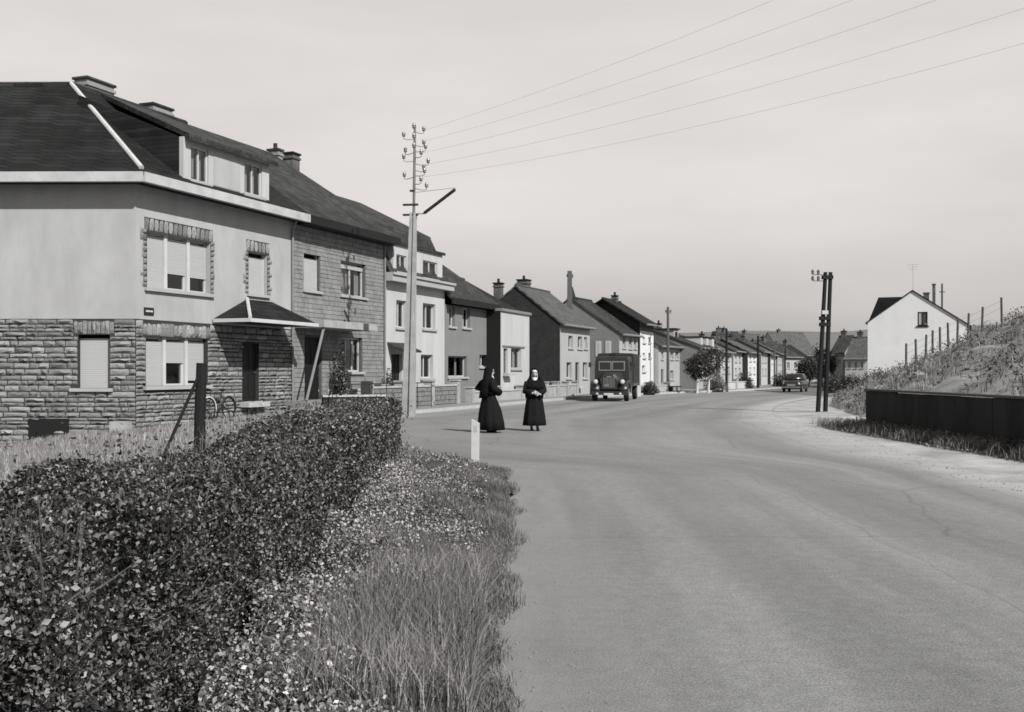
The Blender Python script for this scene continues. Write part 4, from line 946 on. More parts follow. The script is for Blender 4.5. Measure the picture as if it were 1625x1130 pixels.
for i, (dx, py) in enumerate(((.34, 205), (-.30, 217), (.34, 226), (.50, 237), (-.34, 238), (.34, 246), (.50, 256), (-.30, 252), (.34, 266), (.46, 275), (-.38, 277), (.33, 288), (.44, 295))):
    z = EYE+(HY-py)*k1; yo = -.15 if i % 2 else .15
    MB().tube([(lean+.03, 0, z-.10), (lean+dx*.7, yo, z-.14), (lean+dx, yo*1.4, z-.11), (lean+dx, yo*1.4, z)], .013, 5).build('bracket', 'steel', lp)
    q = MB(); insulator(q, (lean+dx, yo*1.4, z-.04), 1.15); q.build('insulator', 'porcelain', lp)
for py, wd in ((303, .16), (325, .5), (341, .5)):
    z = EYE+(HY-py)*k1; MB().box(lean-wd*.75, lean+wd*.35, -.07, .07, z-.03, z+.03).build('clamp', 'iron', lp)
for i in range(3): insulator(q := MB(), (lean+.03, -.02, ztop-.35*i-.1), 1.2); q.build('insulator', 'porcelain', lp)
zb_ = EYE+(HY-339)*k1
MB().tube([(lean, 0, zb_), (lean+.42, -.1, zb_-.02)], .03, 8).build('lamp_arm', 'white', lp)
za2 = EYE+(HY-306)*k1; xe = lean+(726-655)*k1; xs0 = lean+(674-655)*k1
lb = MB(); a = Vector((xs0, -.1, zb_)); b = Vector((xe, -.45, za2))
lb.rings([[tuple(c_+Vector((dx, dy, dz_))) for dx, dy, dz_ in ((-.02, -.08, -.04), (.02, .08, -.04), (.02, .06, .035), (-.02, -.06, .035))] for c_ in (a, b)]); lh = lb.build('lamp_housing', 'iron', lp)
MB().tube([(lean, 0, zb_+.75), tuple(b+Vector((0, 0, .06)))], .008, 5).build('stay_wire', 'steel', lp)
for k in range(9): MB().box(lean*(k/9)-.26+.006*k, lean*(k/9)+.26-.008*k, -.02, .02, 1.2+k*.55, 1.23+k*.55).build('climbing_step', 'steel', lp) if False else None
# wires from the pole to the next one, out of sight behind the camera's right
for i, (yy, xe_, ye_, De) in enumerate(((281, 2000, -40, 22), (262, 2000, -110, 22), (243, 2000, -190, 22), (225, 2000, -262, 22), (208, 2000, -350, 22))):
    a = Vector((P1.x+.5, P1.y, EYE+(HY-yy)*k1)); b = Vector((*pt(xe_, De), EYE+(HY-ye_)*De/FP)); pts_ = []
    for k in range(25):
        t = k/24; p = a.lerp(b, t); p.z -= .75*4*t*(1-t)*.6; pts_.append(p)
    pos = ['lowest', 'second lowest', 'middle', 'second highest', 'highest'][i]
    tag(MB().tube(pts_, .0030, 5).build('overhead_wire', 'steel'), f'{pos} of the five thin wires rising to the right from the lamp pole', 'wire', 'wires across the sky')
# twin tarred pole on the right
DT = 41.8; kt = DT/FP; tp = thing('twin_pole', 'dark tarred double wooden pole at the verge before the bank', 'utility pole', (pt(1303, DT).x, DT, 0))
for xb, xt in ((1297, 1310), (1309, 1318)):
    a = Vector(((xb-1303)*kt, 0, -.4)); b = Vector(((xt-1303)*kt, 0, EYE+(HY-432)*kt)); MB().tube([a, a.lerp(b, .5), b], [.092, .085, .075], 10).build('post', 'wood', tp)
for py in (505, 515, 440): 
    z = EYE+(HY-py)*kt; x = ((1309 if py > 480 else 1313)-1303)*kt; MB().box(x-.2, x+.2, -.12, .12, z-.07, z+.07).build('brace_block', 'wood', tp)
z = EYE+(HY-496)*kt; MB().box(.0, .24, -.16, -.1, z-.07, z+.07).build('enamel_plate', 'white', tp)
for py in (434, 444): 
    z = EYE+(HY-py)*kt; MB().tube([(.18, 0, z-.05), (-.35, -.05, z-.05)], .015, 6).build('bracket', 'steel', tp)
    for x in (-.34, -.12): insulator(q := MB(), (x, -.05, z-.03), 1.1); q.build('insulator', 'porcelain', tp)
# further street poles
def spole(name, label, px, D, ytop, r, m, conc=False):
    o = thing(name, label, 'utility pole', (pt(px, D).x, D, 0)); zt = EYE+(HY-ytop)*D/FP
    if conc: MB().rings([[(a_*w_, b_*w_*.8, z) for a_, b_ in ((-1, -1), (1, -1), (1, 1), (-1, 1))] for w_, z in ((r*1.5, -.2), (r, zt))]).build('shaft', m, o)
    else: MB().tube([(0, 0, -.2), (0, 0, zt)], [r*1.25, r*.9], 8).build('shaft', m, o)
    MB().box(-.16, .22, -.03, .03, zt-.5, zt-.45).build('cross_arm', 'iron', o)
    for x in (-.15, .2): insulator(q := MB(), (x, 0, zt-.42), 1.3); q.build('insulator', 'porcelain', o)
    return o
spole('street_pole', 'thick grey pole rising over the roofs left of the lorry', 904, 73.5, 430, .15, 'greywood', True)
spole('street_pole', 'slim dark pole in front of the pale dormer house', 1060, 82, 487, .10, 'greywood')
spole('street_pole', 'thicker far dark pole right of the two round trees', 1153, 86.5, 522, .10, 'wood')
spole('street_pole', 'thinner far dark pole among the far row houses', 1203, 97, 533, .11, 'wood')
spole('street_pole', 'short far pole over the last narrow houses of the row', 1229, 112, 546, .09, 'greywood')
spole('street_pole', 'small far pole just left of the far car', 1246, 122, 552, .09, 'wood')
spole('street_pole', 'thin pole beside the plain grey gabled house', 1137, 92, 530, .06, 'greywood')
tp2 = thing('bank_pole', 'bare slim wooden pole standing behind the white gabled house', 'utility pole', (pt(1495, 112).x, 112, 0)); MB().tube([(0, 0, 0), (0, 0, EYE+(HY-450)*112/FP)], [.12, .1], 8).build('shaft', 'greywood', tp2); MB().box(-.3, .3, -.04, .04, 9.9, 10.0).build('cross_arm', 'greywood', tp2)

# ------------------------------------------------------------------ white marker post, fence post
mp_ = thing('marker_post', 'short white roadside post with slanted top at the grass tip', 'post', (pt(754, 18.3).x, 18.3, 0.02), R(-4))
MB().prism([(-.065, -.05, -.1), (.065, -.05, -.1), (.075, -.05, .70), (-.055, -.05, .77)], (.0, .1, 0)).build('shaft', 'white', mp_); MB().box(-.02, .035, -.054, -.05, .55, .66).build('reflector', 'cream', mp_)
fp = thing('braced_fence_post', 'dark wooden fence post with slanting brace behind the hedge', 'fence post', (pt(316, 15).x, 15, 0))
MB().tube([(.0, 0, -.2), (.01, 0, .9), (.035, 0, EYE+(HY-576)*15/FP)], [.085, .08, .072], 9).build('post', 'wood', fp)
MB().tube([(.0, -.07, 1.52), (-.62, -.35, -.1)], [.022, .026], 7).build('brace', 'wood', fp)

# ------------------------------------------------------------------ dark retaining wall, rubble, bank fence
tw = thing('retaining_wall', 'low black tarred retaining wall along the right verge', 'wall', (9.85, 29.6, 0), R(-90))
LW = 29.6-12.0
for k in range(9): x0 = LW*k/9; MB().box(x0+.006, x0+LW/9-.006, -.09+.012*random.random(), .12, -.3, 1.035+.045*random.random()).build('panel', 'tarwall', tw)
MB().box(-.02, LW+.02, -.12, .16, 1.08, 1.13).build('coping', 'greywood', tw)
rh = thing('rubble_heap', 'heap of pale broken stones at the end of the black wall', 'rubble', (pt(1345, 31.5).x, 31.5, 0))
for k in range(26):
    q = MB(); s_ = random.uniform(.10, .24); q.sphere((0, 0, 0), (s_*1.3, s_, s_*.6), 6, 4); q.v = [(x*random.uniform(.8, 1.2), y*random.uniform(.8, 1.2), z) for x, y, z in q.v]
    o = q.build('stone', 'rubble', rh); t = random.random(); o.location = (-.75+1.7*t+random.uniform(-.2, .2), random.uniform(-.5, .6)+1.2*(t-.5), .06+.12*random.random()); o.rotation_euler = (0, 0, random.uniform(0, 3))
wfz = thing('wire_fence', 'leaning wooden post and wire fence along the bank top', 'fence', (20, 54, 0)); tops = []
for px, top, bot in ((1438, 545, 562), (1454, 538, 556), (1469, 531, 548), (1480, 524, 540), (1492, 519, 537), (1505, 512, 531), (1519, 505, 526), (1536, 497, 519), (1558, 487, 512), (1590, 472, 500)):
    D = 54; p = pt(px, D); zb = EYE+(HY-bot)*D/FP-.35; zt = EYE+(HY-top)*D/FP; ln = random.uniform(-.06, .06)
    MB().tube([(p.x-20, 0, zb-.3), (p.x-20+ln, 0, zt)], [.06, .055], 7).build('post', 'greywood', wfz); tops.append((p.x-20+ln*.8, 0, zt-.15))
for dz_ in (0, -.35): MB().tube([(x, y-.06, z+dz_) for x, y, z in tops], .006, 4).build('wire', 'iron', wfz)

# ------------------------------------------------------------------ lorry
TL = TT; lo_ = pt(967, 57.6); lor = thing('lorry', 'dark old bonneted lorry with canvas load cover coming towards the nuns', 'lorry', (lo_.x, lo_.y, 0), R(-12))
# local frame: -y is the front, x across (width 2.1)
cb = MB()
def ringbox(y, hw, z0, z1, r=.12, top=None):
    top = hw if top is None else top
    return [(-hw, y, z0), (hw, y, z0), (hw, y, z0+(z1-z0)*.6), (top, y, z1-r), (top-r, y, z1), (-top+r, y, z1), (-top, y, z1-r), (-hw, y, z0+(z1-z0)*.6)]
cb.rings([ringbox(1.15, .94, .75, 2.30, .08, .90), ringbox(1.32, .97, .7, 2.42, .08, .93), ringbox(2.75, .98, .7, 2.46, .08, .94)]); cab = cb.build('cab', 'lorry', lor)
bo = MB(); bo.rings([ringbox(-.10, .42, .66, 1.40, .16, .34), ringbox(.02, .50, .66, 1.50, .16, .42), ringbox(1.2, .70, .7, 1.62, .16, .60)]); bn = bo.build('bonnet', 'lorry', lor)
gr = MB()
for k in range(9): gr.box(-.30+.07*k, -.30+.07*k+.03, -.135, -.10, .74, 1.30)
gr.build('grille', 'chrome', bn); MB().box(-.12, .12, -.145, -.10, 1.31, 1.37).build('badge', 'chrome', bn); MB().box(-.26, -.02, -.17, -.136, .82, .93).build('fog_shield', 'chrome', bn)
for sx in (-1, 1):
    fd = MB(); pr = []
    for k in range(9):
        t = math.pi*k/8; pr.append((.78*math.cos(t), .62*math.sin(t)))
    fd.rings([[(sx*x, .62-c, .5+s_) for c, s_ in pr]+[(sx*x, .62+.70*math.cos(math.pi*k/8)*1, .5+.52*math.sin(math.pi*k/8)) for k in range(9)] for x in (.5, 1.02)]); fd.build('mudguard', 'lorry', lor, True)
    q = MB(); q.sphere((sx*.72, -.12, 1.06), (.15, .13, .15), 10, 7); hl = q.build('headlight', 'lorry', lor, True); q = MB(); q.sphere((sx*.72, -.20, 1.06), (.13, .07, .13), 10, 6); q.build('lens', 'lampglass', hl, True)
    q = MB(); q.tube([(sx*.95, 1.2, 2.0), (sx*1.2, 1.05, 2.0)], .012, 5); q.box(sx*1.2-.08, sx*1.2+.08, 1.03, 1.06, 1.85, 2.12); q.build('mirror', 'iron', lor)
    MB().box(sx*.02 if sx > 0 else -.72, .72 if sx > 0 else -.02, 1.118, 1.14, 1.66, 2.18).build('windscreen_frame', 'zinc', cab); MB().box(.07 if sx > 0 else -.66, .66 if sx > 0 else -.07, 1.108, 1.117, 1.72, 2.12).build('windscreen', 'autoglass', cab)
    MB().box(sx*.972-.006, sx*.972+.006, 1.5, 2.4, 1.68, 2.15).build('side_window', 'autoglass', cab)
    MB().sphere((sx*.62, -.30, .42), (.09, .05, .07), 8, 5).build('fog_lamp', 'lampglass', lor)
bp_ = MB(); bp_.box(-1.02, 1.02, -.32, -.22, .36, .56); bp_.build('bumper', 'iron', lor); MB().box(-.26, .26, -.34, -.322, .34, .46).build('number_plate', 'white', lor)
MB().box(-.18, .18, 1.3, 1.42, 2.48, 2.62).build('roof_sign', 'dark', cab)
cv = MB(); prof = [(-1.05, .95), (1.05, .95), (1.05, 2.45), (1.03, 2.58), (.9, 2.64), (0, 2.66), (-.9, 2.64), (-1.03, 2.58), (-1.05, 2.45)]
cv.rings([[(x*(1 if k % 2 else .985), 2.85+.5*k, z) for x, z in prof] for k in range(8)]); cv.build('canvas_cover', 'canvas', lor)
MB().box(-.45, .45, .2, 6.3, .55, .72).build('chassis', 'iron', lor); MB().box(-1.06, 1.06, 2.84, 6.4, .80, .96).build('load_bed', 'greywood', lor)
for sx in (-1, 1):
    for y in (.62, 5.2):
        q = MB(); q.lathe((sx*.86-.13, y, .44), [(.28, 0), (.42, .02), (.44, .08), (.44, .18), (.42, .24), (.28, .26)], 20, 'x'); wh = q.build('wheel', 'rubber', lor, True); q = MB(); q.lathe((sx*.86-.14, y, .44), [(.05, 0), (.26, .0), (.26, .28), (.05, .28)], 14, 'x'); q.build('rim', 'zinc', wh)

# ------------------------------------------------------------------ far car
def car(name, label, p, rz, m='carpaint'):
    c = thing(name, label, 'car', (p[0], p[1], 0), rz)
    def sec(y, hw, z0, z1, r=.1): return [(-hw, y, z0), (hw, y, z0), (hw*1.0, y, z0+(z1-z0)*.55), (hw*.93, y, z1-r*.3), (hw*.6, y, z1), (-hw*.6, y, z1), (-hw*.93, y, z1-r*.3), (-hw, y, z0+(z1-z0)*.55)]
    MB().rings([sec(-1.95, .55, .35, .72), sec(-1.8, .72, .28, .84), sec(-1.0, .77, .25, .94), (sec(1.1, .77, .25, .96)), sec(1.75, .74, .28, .9), sec(1.95, .6, .35, .78)]).build('body', m, c, True)
    cabn = MB(); cabn.rings([[(-hw, y, z), (hw, y, z), (hw*.97, y, z+.01), (-hw*.97, y, z+.01)] if False else [(-hw, y0_, z), (hw, y0_, z), (hw, y1_, z), (-hw, y1_, z)] for hw, y0_, y1_, z in ((.70, -.85, 1.35, .92), (.66, -.62, 1.15, 1.2), (.58, -.35, .95, 1.42), (.50, -.2, .8, 1.46))]); cn_ = cabn.build('cabin', m, c, True)
    MB().quad((-.58, -.80, .98), (.58, -.80, .98), (.52, -.44, 1.36), (-.52, -.44, 1.36)).build('windscreen', 'autoglass', cn_)
    for sx in (-1, 1):
        MB().sphere((sx*.55, -1.83, .68), (.11, .08, .11), 8, 6).build('headlight', 'lampglass', c, True)
        for y in (-1.2, 1.2):
            q = MB(); q.lathe((sx*.66-.09, y, .3), [(.18, 0), (.29, .02), (.3, .09), (.29, .16), (.18, .18)], 14, 'x'); w_ = q.build('wheel', 'rubber', c, True); q = MB(); q.lathe((sx*.66-.1, y, .3), [(.03, 0), (.17, 0), (.17, .2), (.03, .2)], 10, 'x'); q.build('rim', 'zinc', w_)
    MB().box(-.72, .72, -2.05, -1.95, .36, .46).build('bumper', 'chrome', c); MB().box(-.3, .3, -2.0, -1.93, .5, .66).build('grille', 'zinc', c)
    return c
car('dark_car', 'small dark car far off on the bend of the road', pt(1262, 84), R(-24))

# ------------------------------------------------------------------ bicycle against the corner house
def bicycle(p, rz):
    b = thing('bicycle', 'black bicycle leaning on the stone wall beside the canopy door', 'bicycle', p, rz); lean = .0
    for x in (-.52, .52):
        q = MB(); n = 28; q.tube([(x+.33*math.cos(2*math.pi*k/n), 0, .34+.33*math.sin(2*math.pi*k/n)) for k in range(n+1)], .02, 6, False); wh = q.build('wheel', 'rubber', b, True)
        q = MB()
        for k in range(10): q.tube([(x, 0, .34), (x+.32*math.cos(math.pi*k/5), 0, .34+.32*math.sin(math.pi*k/5))], .004, 4)
        q.build('spokes', 'steel', wh)
        q = MB(); q.tube([(x+.38*math.cos(R(a_)), 0, .34+.38*math.sin(R(a_))) for a_ in range(-10, 171, 15)], .028, 6); q.build('mudguard', 'white' if x < 0 else 'iron', b, True)
    q = MB()
    for a_, c_ in (((-.52, 0, .34), (-.40, 0, .92)), ((-.42, 0, .82), (.12, 0, .78)), ((-.43, 0, .74), (.0, 0, .32)), ((0, 0, .32), (.17, 0, .88)), ((.52, 0, .34), (.12, 0, .78)), ((.52, 0, .34), (0, 0, .32))): q.tube([a_, c_], .016, 6)
    q.build('frame', 'iron', b); q = MB(); q.tube([(-.30, -.27, .98), (-.40, -.2, 1.0), (-.42, 0, .97), (-.40, .2, 1.0), (-.30, .27, .98)], .013, 6); q.build('handlebar', 'chrome', b)
    q = MB(); q.sphere((.20, 0, .93), (.15, .09, .045), 10, 6); q.build('saddle', 'shoe', b); q = MB(); q.lathe((0, 0, .32), [(.1, -.01), (.1, .01)], 12); q.build('chainring', 'iron', b)
bu = h1.u(346, .35); bpz = yard_z(*(A1+TT*bu+h1.n*.35)); bpp = A1+TT*bu+h1.n*.38
bicycle((bpp.x, bpp.y, bpz), math.atan2(TT.y, TT.x))

# ------------------------------------------------------------------ people
def loft(mb, rings, n=36, fold=0.0, nf=9, ph=0.0):
    out_ = []
    for (z, cx, cy, rx, ry, fa) in rings:
        rg = []
        for j in range(n):
            t = 2*math.pi*j/n; k = 1+fa*(math.sin(nf*t+ph)+.5*math.sin((nf*2+1)*t+ph*2))
            rg.append((cx+rx*k*math.cos(t), cy+ry*k*math.sin(t), z))
        out_.append(rg)
    mb.rings(out_)
def hand(mb, p, d, up, s=1.0):
    """palm with five tapered, bent fingers; d = pointing direction, up = back of the hand"""
    p = Vector(p); d = Vector(d).normalized(); up = Vector(up); up = (up-d*up.dot(d)).normalized(); sd = d.cross(up)
    mb.rings([[tuple(p+d*a*s+sd*(x*w_*s)+up*(y*h_*s)) for x, y in ((-1, -1), (1, -1), (1, 1), (-1, 1))] for a, w_, h_ in ((-.02, .022, .016), (.02, .036, .015), (.075, .040, .013))])
    for k, (off, ln) in enumerate(((-.030, .065), (-.010, .078), (.011, .073), (.031, .056))):
        a = p+d*.072*s+sd*off*s; b = a+(d*.9-up*.35)*ln*.5*s; c = b+(d*.45-up*.9)*ln*.5*s; mb.tube([a, b, c], [.0095*s, .0085*s, .007*s], 6)
    a = p+d*.015*s-sd*.034*s; b = a+(d*.7-sd*.7)*.035*s; c = b+(d*.95-sd*.1-up*.2)*.03*s; mb.tube([a, b, c], [.012*s, .010*s, .008*s], 6)
def head_mesh(c, yaw, s=1.0):
    """face looks along local -y before yaw"""
    n, m = 24, 18; V = []; mb = MB(); rg = []
    for k in range(m+1):
        a = -math.pi/2+math.pi*k/m; r = []
        for j in range(n):
            t = 2*math.pi*j/n; x = .075*math.cos(a)*math.cos(t); y = .095*math.cos(a)*math.sin(t); z = .112*math.sin(a)
            if z < 0: x *= 1-.28*(-z/.112); 
            if y < -.03:
                f = max(0, 1-abs(x)/.016)
                if -.03 < z < .02: y -= .022*f*(1-(z+.03)/.05*.6)                      # nose
                e = math.exp(-((abs(x)-.030)**2/.00022+(z-.016)**2/.00012)); y += .010*e    # sockets
                if z < -.07: y -= .006*max(0, 1-abs(x)/.03)                             # chin
                l = math.exp(-(x**2/.0005+(z+.052)**2/.00004)); y -= .005*l             # lips
            r.append((x*s, y*s, z*s))
        rg.append(r)
    mb.rings(rg); cs, sn = math.cos(yaw), math.sin(yaw); mb.v = [(c[0]+x*cs-y*sn, c[1]+x*sn+y*cs, c[2]+z) for x, y, z in mb.v]; return mb
def skin_body(name, parent, joints, edges, radii, m):
    me = bpy.data.meshes.new(name); me.from_pydata(joints, edges, []); me.update(); o = link(name, me, m, parent)
    o.modifiers.new('skin', 'SKIN'); 
    if not me.skin_vertices: me.attributes.new  if False else None
    return o
def nun(label, loc, rz, H, pose):
    """local -y is where the body faces"""
    p = thing('person', label, 'person', loc, rz, None); s = H/1.66
    Z = lambda z: z*s
    # body: trunk, neck, legs and shoes-to-hips as one continuous surface
    b = MB(); loft(b, [(Z(.80), 0, 0, .15*s, .11*s, 0), (Z(.95), 0, 0, .17*s, .12*s, 0), (Z(1.15), 0, 0, .14*s, .10*s, 0), (Z(1.32), 0, 0, .18*s, .105*s, 0), (Z(1.38), 0, 0, .14*s, .08*s, 0), (Z(1.42), 0, -.005, .052*s, .052*s, 0), (Z(1.50), 0, -.015*s, .05*s, .055*s, 0)], 20)
    for sx, fy in ((-1, pose['feet'][0]), (1, pose['feet'][1])): b.tube([(sx*.07*s, 0, Z(.84)), (sx*.075*s, fy*.4, Z(.48)), (sx*.075*s, fy, Z(.25)), (sx*.075*s, fy, Z(.05))], [.085*s, .06*s, .05*s, .035*s], 10)
    body = b.build('body', 'stocking', p, True)
    for sx, fy in ((-1, pose['feet'][0]), (1, pose['feet'][1])):
        q = MB(); q.sphere((sx*.078*s, fy-.07*s, .042), (.042*s, .125*s, .045*s), 12, 8); q.build('shoe', 'shoe', p, True)
    yaw = pose['yaw']; hz = Z(1.545)
    hc = (0, -.03*s, hz); hd = head_mesh(hc, yaw, s).build('head', 'skin', p, True)
    cs, sn = math.cos(yaw), math.sin(yaw)
    def hp(x, y, z): return (hc[0]+(x*cs-y*sn)*s, hc[1]+(x*sn+y*cs)*s, hc[2]+z*s)
    for sx in (-1, 1):
        MB().sphere(hp(sx*.030, -.081, .016), (.012*s, .008*s, .006*s), 8, 5).build('eye', 'eye', hd); MB().tube([hp(sx*.045, -.083, .034), hp(sx*.018, -.091, .037)], .004*s, 5).build('eyebrow', 'eye', hd)
    MB().tube([hp(-.022, -.085, -.052), hp(0, -.094, -.053), hp(.022, -.085, -.052)], .004*s, 5).build('mouth', 'stocking', hd)
    # habit: long gathered gown down to the hem, shoulders closed at the neck
    hx, hy = pose.get('hem', (0, 0)); q = MB()
    loft(q, [(Z(pose['hemz']), hx, hy, .30*s*pose['wide'], .27*s*pose['wide'], .07), (Z(.30), hx*.9, hy*.9, .285*s*pose['wide'], .25*s*pose['wide'], .065), (Z(.6), hx*.6, hy*.6, .25*s*pose['wide'], .21*s*pose['wide'], .05), (Z(.92), 0, 0, .215*s, .165*s, .02), (Z(1.03), 0, 0, .19*s, .15*s, .008), (Z(1.2), 0, 0, .20*s, .15*s, .006), (Z(1.32), 0, 0, .205*s, .135*s, 0), (Z(1.385), 0, 0, .15*s, .10*s, 0), (Z(1.43), 0, -.005, .065*s, .065*s, 0)], 48, nf=8, ph=1.1)
    hb = q.build('habit', 'black', p, True)
    MB().rings([[(.198*s*math.cos(2*math.pi*j/24), .158*s*math.sin(2*math.pi*j/24), z) for j in range(24)] for z in (Z(1.0), Z(1.035))], False).build('belt', 'shoe', hb, True)
    for side, (el, wr_, hd_, upv) in zip((-1, 1), pose['arms']):
        sh = (side*.185*s, 0, Z(1.325)); q = MB(); q.tube([sh, tuple(Vector(sh).lerp(Vector(el), .5)), el, tuple(Vector(el).lerp(Vector(wr_), .5)), wr_], [.085*s, .09*s, .088*s, .09*s, .105*s], 14); q.build('sleeve', 'black', p, True)
        q = MB(); v = (Vector(hd_)).normalized(); q.tube([tuple(Vector(wr_)-v*.1), wr_, tuple(Vector(wr_)+v*.01)], [.04*s, .034*s, .028*s], 8); hand(q, tuple(Vector(wr_)+v*.02), hd_, upv, s*1.0); q.build('hand', 'skin', p, True)
    # shoulder cape
    q = MB(); loft(q, [(Z(1.13), 0, 0, .275*s, .205*s, .02), (Z(1.24), 0, 0, .262*s, .19*s, .015), (Z(1.34), 0, 0, .225*s, .155*s, .006), (Z(1.40), 0, 0, .15*s, .112*s, 0), (Z(1.445), 0, -.005, .075*s, .075*s, 0)], 40, nf=7); q.build('cape', 'cloth2', p, True)
    # white wimple: collar below the chin and band over the brow
    q = MB()
    def arc(r1, y0, z, r2, a0, a1, n=18): return [hp(r1*math.sin(a0+(a1-a0)*k/n), y0-r2*math.cos(a0+(a1-a0)*k/n), z) for k in range(n+1)]
    def sheet(rows, th=.006):
        i = len(q.v); n = len(rows[0])
        for r_ in rows: q.v.extend(r_)
        for k in range(len(rows)-1):
            for j in range(n-1): q.f.append((i+k*n+j, i+k*n+j+1, i+(k+1)*n+j+1, i+(k+1)*n+j))
    sheet([arc(.085, .02, -.175, .135, -1.5, 1.5), arc(.088, .015, -.13, .115, -1.6, 1.6), arc(.075, .01, -.095, .098, -1.7, 1.7), arc(.080, .01, -.06, .070, 1.0, 1.9, 18)[:19]] [:3])
    sheet([arc(.082, .0, .052, .100, -1.5, 1.5), arc(.076, .0, .078, .096, -1.5, 1.5), arc(.055, .01, .105, .075, -1.5, 1.5)])
    for sx in (-1, 1): sheet([[hp(sx*.066, -.062, z), hp(sx*.084, -.03, z), hp(sx*.088, .01, z)] for z in (-.11, -.05, .0, .06)])
    q.build('wimple', 'linen', p, True)
    # veil over the head falling on the back
    q = MB(); rows = []
    for z, rx, ry, y0, sp in ((.150, .02, .02, .03, 3.1), (.142, .06, .07, .02, 2.9), (.115, .092, .115, .012, 2.45), (.05, .108, .128, .015, 2.25), (-.03, .118, .13, .025, 2.1), (-.11, .145, .14, .03, 2.0), (-.20, .205, .165, .02, 1.95), (-.32, .245, .20, .02, 1.8), (-.48, .25, .23, .02, 1.5), (-.66, .24, .25, .03, 1.35)):
        rows.append([hp(rx*math.sin(sp*(k/12-1))*(1+.03*math.sin(k*2.1)), y0+ry*math.cos(sp*(k/12-1)), z) for k in range(25)])
    sheet(rows); vl = q.build('veil', 'cloth2', p, True); so_ = vl.modifiers.new('thick', 'SOLIDIFY'); so_.thickness = .012; so_.offset = 1
    return p
# right-hand nun faces the camera, hands joined at the waist
nun('nun in black habit facing the camera with hands joined at the waist', (pt(848, 29.0).x, 29.0, 0.0), R(8), 1.66,
    dict(feet=(.02, -.05), yaw=R(-4), hemz=.15, wide=1.02, arms=(((-.25, -.03, 1.07), (-.08, -.25, 1.03), (.9, -.25, .12), (0, -.9, .4)), ((.25, -.02, 1.09), (.10, -.25, 1.0), (-.9, -.2, .18), (0, -.9, .4)))))
# left-hand nun turned towards her companion, seen from behind her right shoulder
nun('nun in black habit turned away towards her companion, elbow out', (pt(776, 28.2).x, 28.2, 0.0), R(118), 1.70,
    dict(feet=(.06, -.08), yaw=R(-22), hemz=.07, wide=1.25, hem=(.0, -.05), arms=(((-.36, .05, 1.18), (-.13, -.22, 1.06), (.8, -.3, .1), (0, -.8, .5)), ((.40, .16, 1.20), (.13, -.22, 1.03), (-.8, -.3, .1), (0, -.8, .5)))))

# ------------------------------------------------------------------ hedge, verge weeds, grass
def nz3(x, y, z): return np.sin(x*3.1+y*1.7)*.5+np.sin(y*2.3-z*4.1+1)*.5+np.sin(x*7.7-y*5.3+z*3)*.35+np.sin(y*11+x*6+z*9)*.25
hg = thing('clipped_hedge', 'long leafy hedge filling the lower left foreground beside the verge', 'hedge', (-2.3, 4, 0))
def hedge_front(D): return -1.35-(D-4)*.043
def hedge_back(D): return -2.35-(D-4)*.058
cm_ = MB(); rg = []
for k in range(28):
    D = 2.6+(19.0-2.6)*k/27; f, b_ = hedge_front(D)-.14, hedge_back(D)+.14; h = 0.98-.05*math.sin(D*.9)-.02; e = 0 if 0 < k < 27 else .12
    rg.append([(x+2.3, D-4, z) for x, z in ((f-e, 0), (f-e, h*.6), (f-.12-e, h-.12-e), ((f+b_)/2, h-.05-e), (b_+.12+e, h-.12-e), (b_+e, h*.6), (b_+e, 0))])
cm_.rings(rg); cm_.build('shade_core', 'core', hg)  # solid filler, shade inside the hedge put into its dark colour
NL = 380000; t = RNG.random(NL)**1.6; D = 2.6+16.7*t; per = RNG.random(NL); f, b_ = -1.35-(D-4)*.043, -2.35-(D-4)*.058
# perimeter: front face, top, back face
hgt = 1.04-.05*np.sin(D*.9); wdt = f-b_; tot = hgt+wdt+hgt*.6; q_ = per*tot
X = np.where(q_ < hgt, f, np.where(q_ < hgt+wdt, f-(q_-hgt), b_)); Zz = np.where(q_ < hgt, q_, np.where(q_ < hgt+wdt, hgt, hgt-(q_-hgt-wdt)))
cxm = (f+b_)/2; czm = hgt*.5; rr = np.sqrt(((X-cxm)/(wdt*.5))**2+((Zz-czm)/(hgt*.5))**2); shrink = np.where(rr > 1.25, 1.25/rr, 1)
X = cxm+(X-cxm)*shrink; Zz = czm+(Zz-czm)*shrink
nn = nz3(X, D, Zz)+.9*np.sin(D*1.9+X*2.3)*np.sin(X*5.1+D*3.3+Zz*4); dep_ = RNG.random(NL)**1.6*.17; k_ = 1-dep_+nn*.075+np.where(RNG.random(NL) < .045, RNG.random(NL)**2*.38, 0)
X = cxm+(X-cxm)*k_; Zz = np.maximum(.02, czm+(Zz-czm)*k_)
gap_ = (np.sin(X*9.1+D*6.3)+np.sin(D*8.7-Zz*11.3+.7)+np.sin(Zz*7.9+X*12.1-D*3.1)+RNG.random(NL)*2.2) > -.35
X, D, Zz, cxm, wdt, hgt = X[gap_], D[gap_], Zz[gap_], cxm[gap_], wdt[gap_], hgt[gap_]; czm = hgt*.5; NL = len(X)
P_ = np.stack([X+2.3, D-4, Zz], 1); up_ = np.stack([(X-cxm)/wdt, np.zeros(NL)-.1, .25+(Zz-czm)/hgt], 1)*1.6
tag(leaf_cloud('foliage', P_, np.interp(D, [3, 6, 12, 19], [.021, .025, .034, .042]), 'leaf', hg, up=up_, aspect=.62), kind='stuff')
